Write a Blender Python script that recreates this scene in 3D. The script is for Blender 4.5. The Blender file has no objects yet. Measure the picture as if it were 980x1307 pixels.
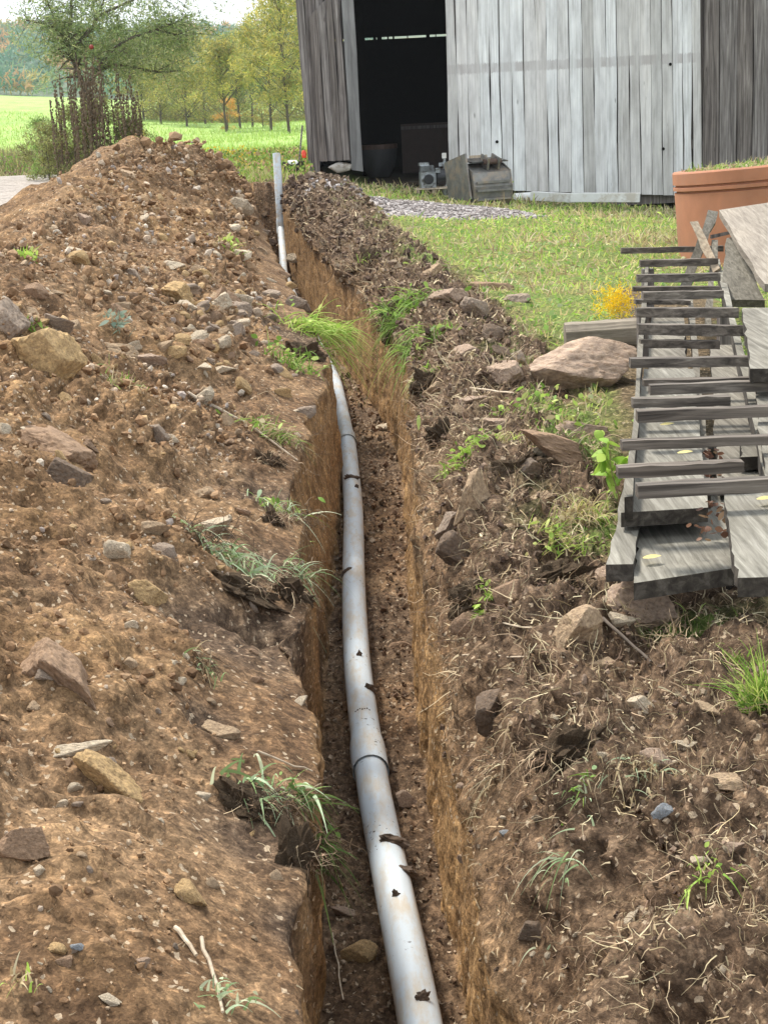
import bpy, math, random
import numpy as np
from mathutils import Vector, Matrix, Quaternion
from mathutils.bvhtree import BVHTree

rng = np.random.default_rng(7)
random.seed(7)
S = bpy.context.scene
COL = S.collection

# ------------------------------------------------------------------ camera
CAM_H, PITCH, ROLL, FPX = 1.6, math.radians(15), -0.05, 1900.0
cam_d = bpy.data.cameras.new('camera')
cam = bpy.data.objects.new('camera', cam_d); COL.objects.link(cam)
cam_d.sensor_fit = 'VERTICAL'; cam_d.sensor_height = 24; cam_d.lens = FPX / 1307 * 24
cam_d.clip_start = 0.05; cam_d.clip_end = 5000
cam.matrix_world = Matrix.Translation((0, 0, CAM_H)) @ Matrix.Rotation(math.pi / 2 - PITCH, 4, 'X') @ Matrix.Rotation(ROLL, 4, 'Z')
S.camera = cam

# ------------------------------------------------------------------ world, sun, exposure
SUN_EL, SUN_AZ = math.radians(56), math.radians(-38)      # azimuth measured from +Y towards +X
w = bpy.data.worlds.new('World'); S.world = w; w.use_nodes = True
nt = w.node_tree; nt.nodes.clear()
out = nt.nodes.new('ShaderNodeOutputWorld'); bg = nt.nodes.new('ShaderNodeBackground')
sky = nt.nodes.new('ShaderNodeTexSky'); sky.sky_type = 'NISHITA'; sky.sun_disc = False
sky.sun_elevation = SUN_EL; sky.sun_rotation = SUN_AZ; sky.air_density = 1.2; sky.dust_density = 3.0
tc = nt.nodes.new('ShaderNodeTexCoord'); mp = nt.nodes.new('ShaderNodeMapping'); mp.inputs['Scale'].default_value = (1, 1, 3)
ns = nt.nodes.new('ShaderNodeTexNoise'); ns.inputs['Scale'].default_value = 2.4; ns.inputs['Detail'].default_value = 6
rp = nt.nodes.new('ShaderNodeValToRGB'); rp.color_ramp.elements[0].position = .25; rp.color_ramp.elements[0].color = (.62, .62, .62, 1)
rp.color_ramp.elements[1].position = .7; rp.color_ramp.elements[1].color = (.95, .95, .95, 1)
mx = nt.nodes.new('ShaderNodeMixRGB'); mx.inputs['Color2'].default_value = (9.2, 9.9, 10.6, 1)
L = nt.links.new
L(tc.outputs['Generated'], mp.inputs['Vector']); L(mp.outputs[0], ns.inputs['Vector']); L(ns.outputs['Fac'], rp.inputs['Fac'])
L(rp.outputs['Color'], mx.inputs['Fac']); L(sky.outputs['Color'], mx.inputs['Color1']); L(mx.outputs['Color'], bg.inputs['Color'])
bg.inputs['Strength'].default_value = 0.058
L(bg.outputs[0], out.inputs['Surface'])
sd = bpy.data.lights.new('sun', 'SUN'); sd.energy = 1.9; sd.angle = math.radians(12); sd.color = (1, .96, .88)
so = bpy.data.objects.new('sun', sd); COL.objects.link(so)
dirv = Vector((math.sin(SUN_AZ) * math.cos(SUN_EL), math.cos(SUN_AZ) * math.cos(SUN_EL), math.sin(SUN_EL)))
so.rotation_euler = dirv.to_track_quat('Z', 'Y').to_euler()
S.view_settings.view_transform = 'Standard'; S.view_settings.look = 'None'; S.view_settings.gamma = 1
S.view_settings.exposure = 1.66
S.cycles.max_bounces = 6; S.cycles.diffuse_bounces = 3; S.cycles.glossy_bounces = 2; S.cycles.transparent_max_bounces = 8
S.cycles.use_denoising = True

# ------------------------------------------------------------------ helpers
RM = np.array(cam.matrix_world.to_3x3())
def ray(x, y):
    d = RM @ np.array([(x - 490) / FPX, -(y - 653.5) / FPX, -1.0]); return d
def onz(x, y, z):
    d = ray(x, y); t = (z - CAM_H) / d[2]; return np.array([0, 0, CAM_H]) + d * t
def ony(x, y, Y):
    d = ray(x, y); t = Y / d[1]; return np.array([0, 0, CAM_H]) + d * t

def _h(i, j, k, s):
    n = (i * 374761393 + j * 668265263 + k * 2147483647 + s * 1274126177) & 0xffffffff
    n = ((n ^ (n >> 13)) * 1274126177) & 0xffffffff
    n = n ^ (n >> 16)
    return (n & 0xffff).astype(np.float32) / 32767.5 - 1.0
def vnoise(p, s=0):
    p = np.asarray(p, np.float32)
    f = np.floor(p); i = f.astype(np.int64); t = p - f; t = t * t * t * (t * (t * 6 - 15) + 10)
    r = 0
    for dx in (0, 1):
        wx = t[..., 0] if dx else 1 - t[..., 0]
        for dy in (0, 1):
            wy = t[..., 1] if dy else 1 - t[..., 1]
            for dz in (0, 1):
                wz = t[..., 2] if dz else 1 - t[..., 2]
                r = r + wx * wy * wz * _h(i[..., 0] + dx, i[..., 1] + dy, i[..., 2] + dz, s)
    return r
def fbm(p, o=4, s=0, g=.5):
    a = 1; r = 0; q = np.asarray(p, np.float32)
    for k in range(o):
        r = r + a * vnoise(q, s + k); q = q * 2.03 + 7.1; a *= g
    return r
def cell(p, s=0):
    """distance to nearest jittered feature point and that cell's random value"""
    p = np.asarray(p, np.float32); f = np.floor(p).astype(np.int64)
    best = np.full(p.shape[:-1], 9., np.float32); val = np.zeros_like(best)
    for dx in (-1, 0, 1):
        for dy in (-1, 0, 1):
            for dz in (-1, 0, 1):
                i, j, k = f[..., 0] + dx, f[..., 1] + dy, f[..., 2] + dz
                q = np.stack([i + .5 + .45 * _h(i, j, k, s), j + .5 + .45 * _h(i, j, k, s + 1), k + .5 + .45 * _h(i, j, k, s + 2)], -1)
                d = np.sqrt(((p - q) ** 2).sum(-1)); m = d < best
                best = np.where(m, d, best); val = np.where(m, _h(i, j, k, s + 3), val)
    return best, val

def npmesh(name, V, F, smooth=False, attrs=None, cols=None):
    """V (n,3); F (m,3) or (m,4) or a list of such arrays"""
    me = bpy.data.meshes.new(name)
    Fs = F if isinstance(F, list) and isinstance(F[0], np.ndarray) else [np.array(F)]
    Fs = [np.asarray(f, np.int32) for f in Fs if len(f)]
    V = np.asarray(V, np.float32)
    me.vertices.add(len(V)); me.vertices.foreach_set('co', V.ravel())
    nl = sum(f.size for f in Fs); npol = sum(len(f) for f in Fs)
    me.loops.add(nl); me.loops.foreach_set('vertex_index', np.concatenate([f.ravel() for f in Fs]))
    me.polygons.add(npol)
    tot = np.concatenate([np.full(len(f), f.shape[1], np.int32) for f in Fs])
    st = np.concatenate([[0], np.cumsum(tot)[:-1]]).astype(np.int32)
    me.polygons.foreach_set('loop_start', st); me.polygons.foreach_set('loop_total', tot)
    me.polygons.foreach_set('use_smooth', np.full(npol, smooth))
    me.update(calc_edges=True)
    for k, v in (attrs or {}).items():
        a = me.attributes.new(k, 'FLOAT', 'POINT'); a.data.foreach_set('value', np.asarray(v, np.float32).ravel())
    for k, v in (cols or {}).items():
        a = me.attributes.new(k, 'FLOAT_COLOR', 'POINT')
        c = np.ones((len(V), 4), np.float32); c[:, :3] = v; a.data.foreach_set('color', c.ravel())
    return me
def link(name, me, mat=None, parent=None, kind=None, label=None, cat=None, group=None):
    o = bpy.data.objects.new(name, me); COL.objects.link(o)
    if mat is not None and me is not None and not me.materials: me.materials.append(mat)
    if parent is not None: o.parent = parent
    if kind: o['kind'] = kind
    if label: o['label'] = label
    if cat: o['category'] = cat
    if group: o['group'] = group
    return o
def thing(name, label, cat, loc=(0, 0, 0), rz=0, group=None):
    o = link(name, None, label=label, cat=cat, group=group); o.location = loc; o.rotation_euler = (0, 0, rz); return o

class MB:
    def __init__(s): s.v = []; s.f3 = []; s.f4 = []; s.n = 0
    def add(s, V, F):
        V = np.asarray(V, float); F = np.asarray(F, int) + s.n
        s.v.append(V); (s.f4 if F.shape[1] == 4 else s.f3).append(F); s.n += len(V); return s
    def box(s, c, d, rot=None, taper=1.0):
        q = np.array([[x, y, z] for x in (-.5, .5) for y in (-.5, .5) for z in (-.5, .5)]) * np.array(d)
        if rot is not None: q = q @ np.array(rot).T
        return s.add(q + np.array(c), [[0, 1, 3, 2], [4, 6, 7, 5], [0, 4, 5, 1], [2, 3, 7, 6], [0, 2, 6, 4], [1, 5, 7, 3]])
    def tube(s, P, R, n=8, caps=True):
        P = np.asarray(P, float); m = len(P); R = np.broadcast_to(np.asarray(R, float), (m,))
        T = np.gradient(P, axis=0); T /= np.linalg.norm(T, axis=1)[:, None] + 1e-9
        ref = np.array([0, 0, 1.]) if abs(T[0][2]) < .9 else np.array([1., 0, 0])
        N = np.cross(T[0], ref); N /= np.linalg.norm(N)
        rings = []
        for k in range(m):
            N = N - T[k] * (N @ T[k]); N /= np.linalg.norm(N) + 1e-9; B = np.cross(T[k], N)
            a = np.arange(n) * 2 * math.pi / n
            rings.append(P[k] + R[k] * (np.cos(a)[:, None] * N + np.sin(a)[:, None] * B))
        V = np.concatenate(rings); F = []
        for k in range(m - 1):
            for j in range(n): F.append([k * n + j, k * n + (j + 1) % n, (k + 1) * n + (j + 1) % n, (k + 1) * n + j])
        b = s.n; s.add(V, F)
        if caps:
            s.add(np.concatenate([rings[0], [P[0]]]), [[n, (j + 1) % n, j] for j in range(n)])
            s.add(np.concatenate([rings[-1], [P[-1]]]), [[n, j, (j + 1) % n] for j in range(n)])
        return s
    def me(s, name, smooth=False, **k):
        F = []
        if s.f4: F.append(np.concatenate(s.f4))
        if s.f3: F.append(np.concatenate(s.f3))
        return npmesh(name, np.concatenate(s.v), F, smooth, **k)

# ------------------------------------------------------------------ materials
def newmat(name):
    m = bpy.data.materials.new(name); m.use_nodes = True; t = m.node_tree
    b = t.nodes['Principled BSDF']; return m, t, b
def N(t, typ, **kw):
    n = t.nodes.new(typ)
    for k, v in kw.items():
        if k.startswith('i_'):
            n.inputs[k[2:].replace('_', ' ')].default_value = v
        else: setattr(n, k, v)
    return n
def ramp(t, fac, stops):
    r = t.nodes.new('ShaderNodeValToRGB'); e = r.color_ramp.elements
    e[0].position, e[0].color = stops[0][0], (*stops[0][1], 1)
    e[1].position, e[1].color = stops[-1][0], (*stops[-1][1], 1)
    for p, c in stops[1:-1]:
        x = e.new(p); x.color = (*c, 1)
    t.links.new(fac, r.inputs['Fac']); return r.outputs['Color']
def mix(t, fac, a, b, mode='MIX'):
    n = t.nodes.new('ShaderNodeMixRGB'); n.blend_type = mode
    for s_, v in ((n.inputs['Fac'], fac), (n.inputs['Color1'], a), (n.inputs['Color2'], b)):
        if hasattr(v, 'links') or isinstance(v, bpy.types.NodeSocket): t.links.new(v, s_)
        elif isinstance(v, tuple): s_.default_value = (*v, 1) if len(v) == 3 else v
        else: s_.default_value = v
    return n.outputs['Color']
def math_(t, op, a, b=0.0, c=None):
    n = t.nodes.new('ShaderNodeMath'); n.operation = op
    for i, v in enumerate((a, b) if c is None else (a, b, c)):
        if isinstance(v, bpy.types.NodeSocket): t.links.new(v, n.inputs[i])
        else: n.inputs[i].default_value = v
    return n.outputs[0]
def coords(t, kind='Object', scale=(1, 1, 1)):
    c = t.nodes.new('ShaderNodeTexCoord'); m = t.nodes.new('ShaderNodeMapping'); m.inputs['Scale'].default_value = scale
    t.links.new(c.outputs[kind], m.inputs['Vector']); return m.outputs[0]
def noise(t, vec, scale, detail=4, rough=.55, dist=0):
    n = t.nodes.new('ShaderNodeTexNoise'); n.inputs['Scale'].default_value = scale; n.inputs['Detail'].default_value = detail
    n.inputs['Roughness'].default_value = rough; n.inputs['Distortion'].default_value = dist
    if vec is not None: t.links.new(vec, n.inputs['Vector'])
    return n.outputs['Fac']
def voro(t, vec, scale, out='Distance', feature='F1'):
    n = t.nodes.new('ShaderNodeTexVoronoi'); n.feature = feature; n.inputs['Scale'].default_value = scale
    t.links.new(vec, n.inputs['Vector']); return n.outputs[out]
def bump(t, b, h, strength=.5, dist=.02, prev=None):
    n = t.nodes.new('ShaderNodeBump'); n.inputs['Strength'].default_value = strength; n.inputs['Distance'].default_value = dist
    t.links.new(h, n.inputs['Height'])
    if prev is not None: t.links.new(prev, n.inputs['Normal'])
    t.links.new(n.outputs[0], b.inputs['Normal']); return n.outputs[0]
def attr(t, name, out='Color'):
    n = t.nodes.new('ShaderNodeAttribute'); n.attribute_name = name; return n.outputs[out]

def m_soil():
    m, t, b = newmat('soil'); v = coords(t)
    a = attr(t, 'soil'); sp = t.nodes.new('ShaderNodeSeparateColor'); t.links.new(a, sp.inputs[0])
    n1 = noise(t, v, 2.2, 8, .62); n2 = noise(t, v, 26, 8, .65); n3 = noise(t, v, 160, 4, .6)
    base = ramp(t, n1, [(.3, (.085, .050, .028)), (.47, (.148, .090, .050)), (.62, (.235, .152, .086)), (.78, (.19, .114, .056))])
    base = mix(t, .9, base, ramp(t, n2, [(.3, (.30, .28, .27)), (.48, (.9, .9, .9)), (.66, (1.7, 1.66, 1.6))]), 'MULTIPLY')
    gold = ramp(t, noise(t, coords(t, scale=(1, 1, .7)), 9, 7, .6), [(.3, (.17, .098, .044)), (.5, (.29, .172, .078)), (.7, (.40, .255, .125))])
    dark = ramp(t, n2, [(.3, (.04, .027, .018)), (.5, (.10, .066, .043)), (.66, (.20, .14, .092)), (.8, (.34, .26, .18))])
    green = ramp(t, n2, [(.3, (.05, .08, .02)), (.55, (.14, .19, .05)), (.8, (.34, .29, .12))])
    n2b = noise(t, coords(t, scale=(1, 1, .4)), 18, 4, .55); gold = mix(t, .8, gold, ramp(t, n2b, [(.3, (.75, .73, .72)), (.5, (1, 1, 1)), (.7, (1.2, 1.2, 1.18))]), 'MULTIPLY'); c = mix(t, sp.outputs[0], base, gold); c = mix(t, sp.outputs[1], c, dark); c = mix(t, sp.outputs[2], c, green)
    # grains: every crumb its own shade, a few of them pale stone
    wv = t.nodes.new('ShaderNodeVectorMath'); wv.operation = 'MULTIPLY_ADD'; nz = t.nodes.new('ShaderNodeTexNoise'); nz.inputs['Scale'].default_value = 30; nz.inputs['Detail'].default_value = 3
    t.links.new(v, nz.inputs['Vector']); t.links.new(nz.outputs['Color'], wv.inputs[0]); wv.inputs[1].default_value = (.03, .03, .03); t.links.new(v, wv.inputs[2]); wv = wv.outputs[0]
    for sc, k in ((38, .45), (95, .6), (210, .55)):
        s2 = t.nodes.new('ShaderNodeSeparateColor'); t.links.new(voro(t, wv, sc, 'Color'), s2.inputs[0])
        c = mix(t, k, c, ramp(t, s2.outputs[0], [(0, (.55, .53, .52)), (.6, (1, 1, 1)), (.9, (1.35, 1.33, 1.3)), (1, (1.7, 1.68, 1.6))]), 'MULTIPLY')
        if sc == 95:
            g = math_(t, 'MULTIPLY', math_(t, 'GREATER_THAN', s2.outputs[1], .972), math_(t, 'SUBTRACT', 1.0, sp.outputs[2]))
            c = mix(t, math_(t, 'MULTIPLY', g, .7), c, (.46, .36, .25))
    t.links.new(c, b.inputs['Base Color']); b.inputs['Roughness'].default_value = .95; b.inputs['Specular IOR Level'].default_value = .12
    d1, d2, d3 = voro(t, wv, 38), voro(t, wv, 95), voro(t, wv, 210)
    p = bump(t, b, n2, .8, .018); p = bump(t, b, d1, -.8, .014, p); p = bump(t, b, d2, -.9, .008, p); bump(t, b, d3, -.9, .004, p)
    return m
def m_rock():
    m, t, b = newmat('stone'); v = coords(t)
    oi = t.nodes.new('ShaderNodeObjectInfo')
    at = attr(t, 'tint', 'Fac')
    n1 = noise(t, v, 7, 8, .6); n2 = noise(t, v, 60, 6, .6)
    hue = oi.outputs['Color']
    c = mix(t, 1.0, hue, ramp(t, n1, [(.28, (.55, .52, .5)), (.5, (.95, .94, .92)), (.72, (1.35, 1.3, 1.2))]), 'MULTIPLY')
    c = mix(t, .5, c, ramp(t, n2, [(.3, (.6, .6, .6)), (.7, (1.3, 1.3, 1.3))]), 'MULTIPLY')
    c = mix(t, math_(t, 'MULTIPLY', ramp(t, noise(t, v, 11, 5, .7), [(.5, (0, 0, 0)), (.6, (1, 1, 1))]), .55), c, (.20, .125, .07))
    t.links.new(c, b.inputs['Base Color']); b.inputs['Roughness'].default_value = .9; b.inputs['Specular IOR Level'].default_value = .2
    p = bump(t, b, n1, .5, .03); bump(t, b, n2, .6, .006, p)
    return m
def m_clod():
    m, t, b = newmat('clods_and_grit'); v = coords(t)
    c = attr(t, 'col'); n2 = noise(t, v, 90, 5, .6)
    c = mix(t, .7, c, ramp(t, n2, [(.3, (.55, .55, .55)), (.7, (1.4, 1.4, 1.4))]), 'MULTIPLY')
    t.links.new(c, b.inputs['Base Color']); b.inputs['Roughness'].default_value = .95; b.inputs['Specular IOR Level'].default_value = .15
    bump(t, b, n2, .6, .006); return m
def m_col(name, rough=.7, trans=0.0):
    m, t, b = newmat(name); c = attr(t, 'col'); t.links.new(c, b.inputs['Base Color']); b.inputs['Roughness'].default_value = rough
    b.inputs['Specular IOR Level'].default_value = .25
    if trans:
        tr = t.nodes.new('ShaderNodeBsdfTranslucent'); ms = t.nodes.new('ShaderNodeMixShader'); ms.inputs[0].default_value = trans
        t.links.new(c, tr.inputs['Color']); t.links.new(b.outputs[0], ms.inputs[1]); t.links.new(tr.outputs[0], ms.inputs[2])
        t.links.new(ms.outputs[0], t.nodes['Material Output'].inputs['Surface'])
    return m
def m_wood(name, stops, scale=(30, 30, 1.2), band=None, sat=None, knots=True):
    m, t, b = newmat(name)
    tcn = t.nodes.new('ShaderNodeTexCoord'); oi = t.nodes.new('ShaderNodeObjectInfo')
    ad = t.nodes.new('ShaderNodeVectorMath'); ad.operation = 'ADD'
    cb = t.nodes.new('ShaderNodeCombineXYZ'); k = math_(t, 'MULTIPLY', oi.outputs['Random'], 37.0)
    for i in range(3): t.links.new(k, cb.inputs[i])
    t.links.new(tcn.outputs['Object'], ad.inputs[0]); t.links.new(cb.outputs[0], ad.inputs[1])
    mp_ = t.nodes.new('ShaderNodeMapping'); mp_.inputs['Scale'].default_value = scale; t.links.new(ad.outputs[0], mp_.inputs['Vector'])
    v = mp_.outputs[0]
    g = noise(t, v, 1.0, 8, .62, .6); g2 = noise(t, v, 4.0, 4, .6)
    s_ = np.array(scale) / max(scale) * 6
    mp2 = t.nodes.new('ShaderNodeMapping'); mp2.inputs['Scale'].default_value = tuple(np.maximum(s_, 1.6)); t.links.new(ad.outputs[0], mp2.inputs['Vector'])
    big = noise(t, mp2.outputs[0], 1.0, 5, .6)
    c = ramp(t, g, stops)
    c = mix(t, .7, c, ramp(t, big, [(.3, (.68, .67, .66)), (.5, (1, 1, 1)), (.7, (1.25, 1.25, 1.23))]), 'MULTIPLY')
    rv = ramp(t, oi.outputs['Random'], [(0, (.70, .67, .64)), (.3, (.98, .93, .90)), (.65, (1, .99, .99)), (1, (1.2, 1.2, 1.2))])
    c = mix(t, .8, c, rv, 'MULTIPLY')
    if knots:
        vd = voro(t, mp2.outputs[0], .9); kn = ramp(t, vd, [(.035, (1, 1, 1)), (.09, (0, 0, 0))])
        c = mix(t, math_(t, 'MULTIPLY', kn, .65), c, (.06, .045, .035))
    if band:
        z0, z1, bc = band
        sx = t.nodes.new('ShaderNodeSeparateXYZ'); t.links.new(tcn.outputs['Object'], sx.inputs[0])
        zz = math_(t, 'ADD', sx.outputs[2], math_(t, 'MULTIPLY', math_(t, 'SUBTRACT', g2, .5), .16))
        f = math_(t, 'MULTIPLY', math_(t, 'GREATER_THAN', zz, z0), math_(t, 'LESS_THAN', zz, z1))
        f = math_(t, 'MULTIPLY', f, ramp(t, big, [(.38, (0, 0, 0)), (.62, (.7, .7, .7))]))
        c = mix(t, f, c, bc)
    t.links.new(c, b.inputs['Base Color']); b.inputs['Roughness'].default_value = .85; b.inputs['Specular IOR Level'].default_value = .25
    p = bump(t, b, g, .5, .008); bump(t, b, g2, .4, .003, p)
    return m
def m_plain(name, col, rough=.5, metal=0, var=.3, sc=8, dirt=None, bs=.2):
    m, t, b = newmat(name); v = coords(t); n = noise(t, v, sc, 7, .6)
    c = mix(t, var, col, ramp(t, n, [(.3, (.4, .4, .4)), (.7, (1.5, 1.5, 1.5))]), 'MULTIPLY')
    if dirt:
        c = mix(t, ramp(t, noise(t, v, sc * .7, 6, .7), [(.48, (0, 0, 0)), (.62, (1, 1, 1))]), c, dirt)
    t.links.new(c, b.inputs['Base Color']); b.inputs['Roughness'].default_value = rough; b.inputs['Metallic'].default_value = metal
    if rough > .9: b.inputs['Specular IOR Level'].default_value = .05
    bump(t, b, n, bs, .01); return m
def m_pipe():
    m, t, b = newmat('grey_plastic'); v = coords(t)
    n = noise(t, coords(t, scale=(3, .8, 3)), 5, 7, .7)
    c = mix(t, ramp(t, n, [(.46, (0, 0, 0)), (.62, (.8, .8, .8))]), (.55, .60, .63), (.52, .44, .33))
    fl = noise(t, v, 55, 3, .5); f = ramp(t, fl, [(.65, (0, 0, 0)), (.69, (1, 1, 1))])
    f = math_(t, 'MULTIPLY', f, ramp(t, noise(t, v, 3.1, 3), [(.5, (0, 0, 0)), (.6, (1, 1, 1))]))
    c = mix(t, f, c, (.05, .035, .025))
    sm = noise(t, coords(t, scale=(30, 2, 30)), 1, 5, .6)
    c = mix(t, .25, c, ramp(t, sm, [(.3, (.7, .7, .7)), (.7, (1.2, 1.2, 1.2))]), 'MULTIPLY')
    t.links.new(c, b.inputs['Base Color']); b.inputs['Roughness'].default_value = .5
    bump(t, b, n, .05, .01); return m
SOIL, ROCK, CLOD = m_soil(), m_rock(), m_clod()
GRASS = m_col('grass_blades', .6, .35); LEAF = m_col('leaves', .6, .35); FIBRE = m_col('roots_and_straw', .8)
BARK = m_plain('bark', (.10, .075, .055), .9, var=.6, sc=12, bs=.6)
W_DARK = m_wood('weathered_dark_boards', [(.25, (.045, .038, .036)), (.45, (.135, .118, .11)), (.6, (.24, .215, .20)), (.75, (.36, .335, .32))], (34, 34, 1.0))
W_DOOR = m_wood('worn_whitewashed_boards', [(.25, (.42, .40, .385)), (.42, (.58, .57, .56)), (.55, (.67, .665, .66)), (.75, (.77, .77, .765))], (34, 34, .8), band=(2.18, 2.34, (.36, .32, .31)))
W_POST = m_wood('grey_post_wood', [(.25, (.10, .098, .095)), (.5, (.17, .168, .166)), (.75, (.26, .258, .255))], (14, 14, 1), knots=False)
W_SLAT = m_wood('dark_slat_wood', [(.25, (.025, .02, .017)), (.45, (.085, .072, .06)), (.6, (.17, .145, .12)), (.78, (.32, .29, .25))], (1.6, 40, 40))
W_PLANK = m_wood('silvered_plank_wood', [(.25, (.07, .062, .05)), (.40, (.13, .12, .097)), (.55, (.19, .176, .145)), (.75, (.29, .275, .235))], (60, 3.0, 60))
W_SHADE = m_wood('painted_shade_damp_wood', [(.3, (.018, .015, .012)), (.5, (.05, .042, .034)), (.75, (.13, .115, .095))], (30, 30, 30), knots=False)  # for plank sides and ends: shade and damp painted into the wood colour
W_PROP = m_wood('smooth_brown_grey_plank', [(.25, (.17, .145, .12)), (.42, (.27, .235, .195)), (.58, (.35, .31, .26)), (.75, (.46, .42, .36))], (60, 3.0, 30))
W_PALE = m_wood('pale_new_plank', [(.25, (.24, .18, .12)), (.5, (.42, .34, .25)), (.75, (.58, .50, .38))], (30, 30, 2))
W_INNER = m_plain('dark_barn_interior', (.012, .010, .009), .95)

# ------------------------------------------------------------------ terrain: one parametric sheet of cross-sections along the trench
def I(Y, pts):
    a = np.array(pts, float); return np.interp(Y, a[:, 0], a[:, 1])
def gfar(x, Y):
    """level of the undisturbed ground"""
    z = I(Y, [(-5, .05), (2, .05), (8, .10), (13, .17), (20, .30), (27, .38), (40, .45), (60, .5), (300, 3.2), (1500, 16)])
    return z + np.maximum(0, -x - 10) * np.clip((Y - 45) / 80, 0, 1) * .085 - .13 * np.clip(x, -1.6, 5.5) * I(Y, [(0, 0), (12, .1), (25, 1), (32, 1), (42, 0)])
def xc(Y): return I(Y, [(-2, .05), (1, .03), (3.5, -.045), (5, -.095), (7.15, -.095), (8.85, -.06), (9.85, -.065), (11.2, -.13), (13.2, -.37), (14.4, -.55), (18, -.95), (22.8, -1.44), (26, -1.78), (40, -3)])
fade = lambda Y: I(Y, [(-5, 1), (24.2, 1), (25.2, 0), (40, 0)])       # trench depth
heapf = lambda Y: I(Y, [(-5, 1), (20, 1), (25, .0), (40, 0)])
bankf = lambda Y: I(Y, [(-5, 1), (22, 1), (26, .0), (40, 0)])
def smooth1(Y, f):                                                   # soften the kinks of a table along the trench
    d = .25 + .03 * np.abs(Y); return (f(Y - d) + 2 * f(Y) + f(Y + d)) / 4

r1 = np.linspace(-1.5, 1.3, 14)[:-1]; r2 = np.linspace(1.3 ** -.2, 27 ** -.2, 660)[:-1] ** -5.0; r3 = np.linspace(27, 42, 24)
ROWS = np.concatenate([r1, r2, r3]); nr = len(ROWS)
Y = ROWS
X0 = smooth1(Y, xc)
n1d = lambda f, s, a: a * fbm(np.stack([Y * f, 0 * Y, 0 * Y], -1), 3, s)
FL, FR = X0 - .2, X0 + .2
g0 = gfar(X0, Y)
ztr = -.75 * fade(Y) + g0 * (1 - fade(Y))
lipL = smooth1(Y, lambda q: I(q, [(-2, -.2), (2.3, -.17), (3.3, -.15), (4.2, -.16), (4.8, -.14), (5.1, -.19), (5.9, -.27), (6.6, -.29), (7.7, -.28), (8.8, -.23), (9.4, -.24), (10.8, -.30), (12.2, -.33), (15.4, -.27), (22, -.22), (40, -.3)])) + X0 + n1d(2.2, 201, .02)
zlipL = I(Y, [(-2, -.02), (3, .0), (8, .06), (13, .12), (18, .16), (21, .22), (25, .42), (40, .45)])
lipR = smooth1(Y, lambda q: I(q, [(-2, .25), (2.3, .25), (3.6, .245), (4.5, .24), (5.4, .245), (6.7, .27), (9.2, .30), (10.8, .23), (13.5, .25), (15.4, .22), (21, .22), (40, .3)])) + X0 + n1d(2.6, 211, .025)
zlipR = I(Y, [(-2, -.34), (3, -.34), (4.6, -.30), (5.8, -.06), (8, .0), (13, .1), (20, .25), (25, .38), (40, .45)])
I1x = lipR + I(Y, [(-2, .27), (3, .27), (5, .25), (6, .23), (10, .25), (16, .3), (22, .35)]); I1z = g0 + I(Y, [(-2, .10), (3, .12), (6, .10), (10, .10), (16, .22), (22, .20), (26, 0), (40, 0)])
I2x = lipR + I(Y, [(-2, .9), (3, .75), (6, .5), (9, .55), (16, .65), (22, .8)]); I2z = g0 + I(Y, [(-2, .14), (3, .15), (3.7, .12), (4.3, .0), (5, .02), (8, .06), (12, .10), (16, .18), (22, .14), (26, 0), (40, 0)])
dip = lambda x, q: -.22 * np.exp(-((x - 1.15) / .55) ** 2 - ((q - 4.9) / .8) ** 2)
Jx = lipR + I(Y, [(-2, 2.0), (3, 1.5), (6, .85), (12, .8), (22, 1.1)])
RX = smooth1(Y, lambda q: I(q, [(-2, -2.1), (6, -2.15), (9, -2.18), (11, -2.36), (14, -2.55), (16, -2.5), (18, -2.1), (20.5, -1.95), (22, -2.0), (26, -2.6), (40, -4)]))
RZ = smooth1(Y, lambda q: I(q, [(-2, .96), (6, .98), (9, .90), (11, .98), (14, 1.23), (16, 1.42), (17.5, 1.42), (18.5, 1.36), (20.5, 1.05), (22, .88), (24, .62), (26, .42), (40, .45)]))
TX = RX - I(Y, [(-2, 1.7), (16, 2.0), (22, 1.3), (26, 1.0), (40, 1)])
def geo(a, b, n, p=3.0):
    s = np.linspace(0, 1, n + 1) ** p; return a + (b - a) * s
spans = []            # (name, list of (x array, z array)) evaluated column by column
def lin(xa, za, xb, zb, n, ease=0.0, bow=0.0):
    out_ = []
    for s in np.linspace(0, 1, n + 1):
        e = s * s * (3 - 2 * s); q = s * (1 - ease) + e * ease
        out_.append((xa + (xb - xa) * s, za + (zb - za) * q + bow * math.sin(math.pi * s) * np.abs(zb - za)))
    return out_
gA = [(TX - (1 - s) ** 3 * 400, None) for s in np.linspace(0, 1, 31)]
gT = [(x, gfar(x, Y)) for x, _ in gA]
toeZ = gfar(TX, Y)
sect = {}
sect['ground_left'] = gT
sect['heap'] = lin(TX, toeZ, RX, RZ, 26, .8) + lin(RX, RZ, lipL, zlipL, 170, .25)[1:]
sect['wallL'] = lin(lipL, zlipL, FL, ztr, 56)
sect['floor'] = lin(FL, ztr, FR, ztr, 64)
sect['wallR'] = lin(FR, ztr, lipR, zlipR, 64)
sect['bank'] = lin(lipR, zlipR, I1x, I1z, 60, .0, .12) + lin(I1x, I1z, I2x, I2z, 60, .5)[1:] + lin(I2x, I2z, Jx, gfar(Jx, Y) + dip(Jx, Y), 46, .5)[1:]
gR = []
for s in np.linspace(0, 1, 71): x = Jx + (7.5 - Jx) * s; gR.append((x, gfar(x, Y) + dip(x, Y)))
for s in np.linspace(0, 1, 24)[1:]: x = 7.5 + s ** 3 * 400 + 0 * Y; gR.append((x, gfar(x, Y)))
sect['ground_right'] = gR
order = ['ground_left', 'heap', 'wallL', 'floor', 'wallR', 'bank', 'ground_right']
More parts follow.
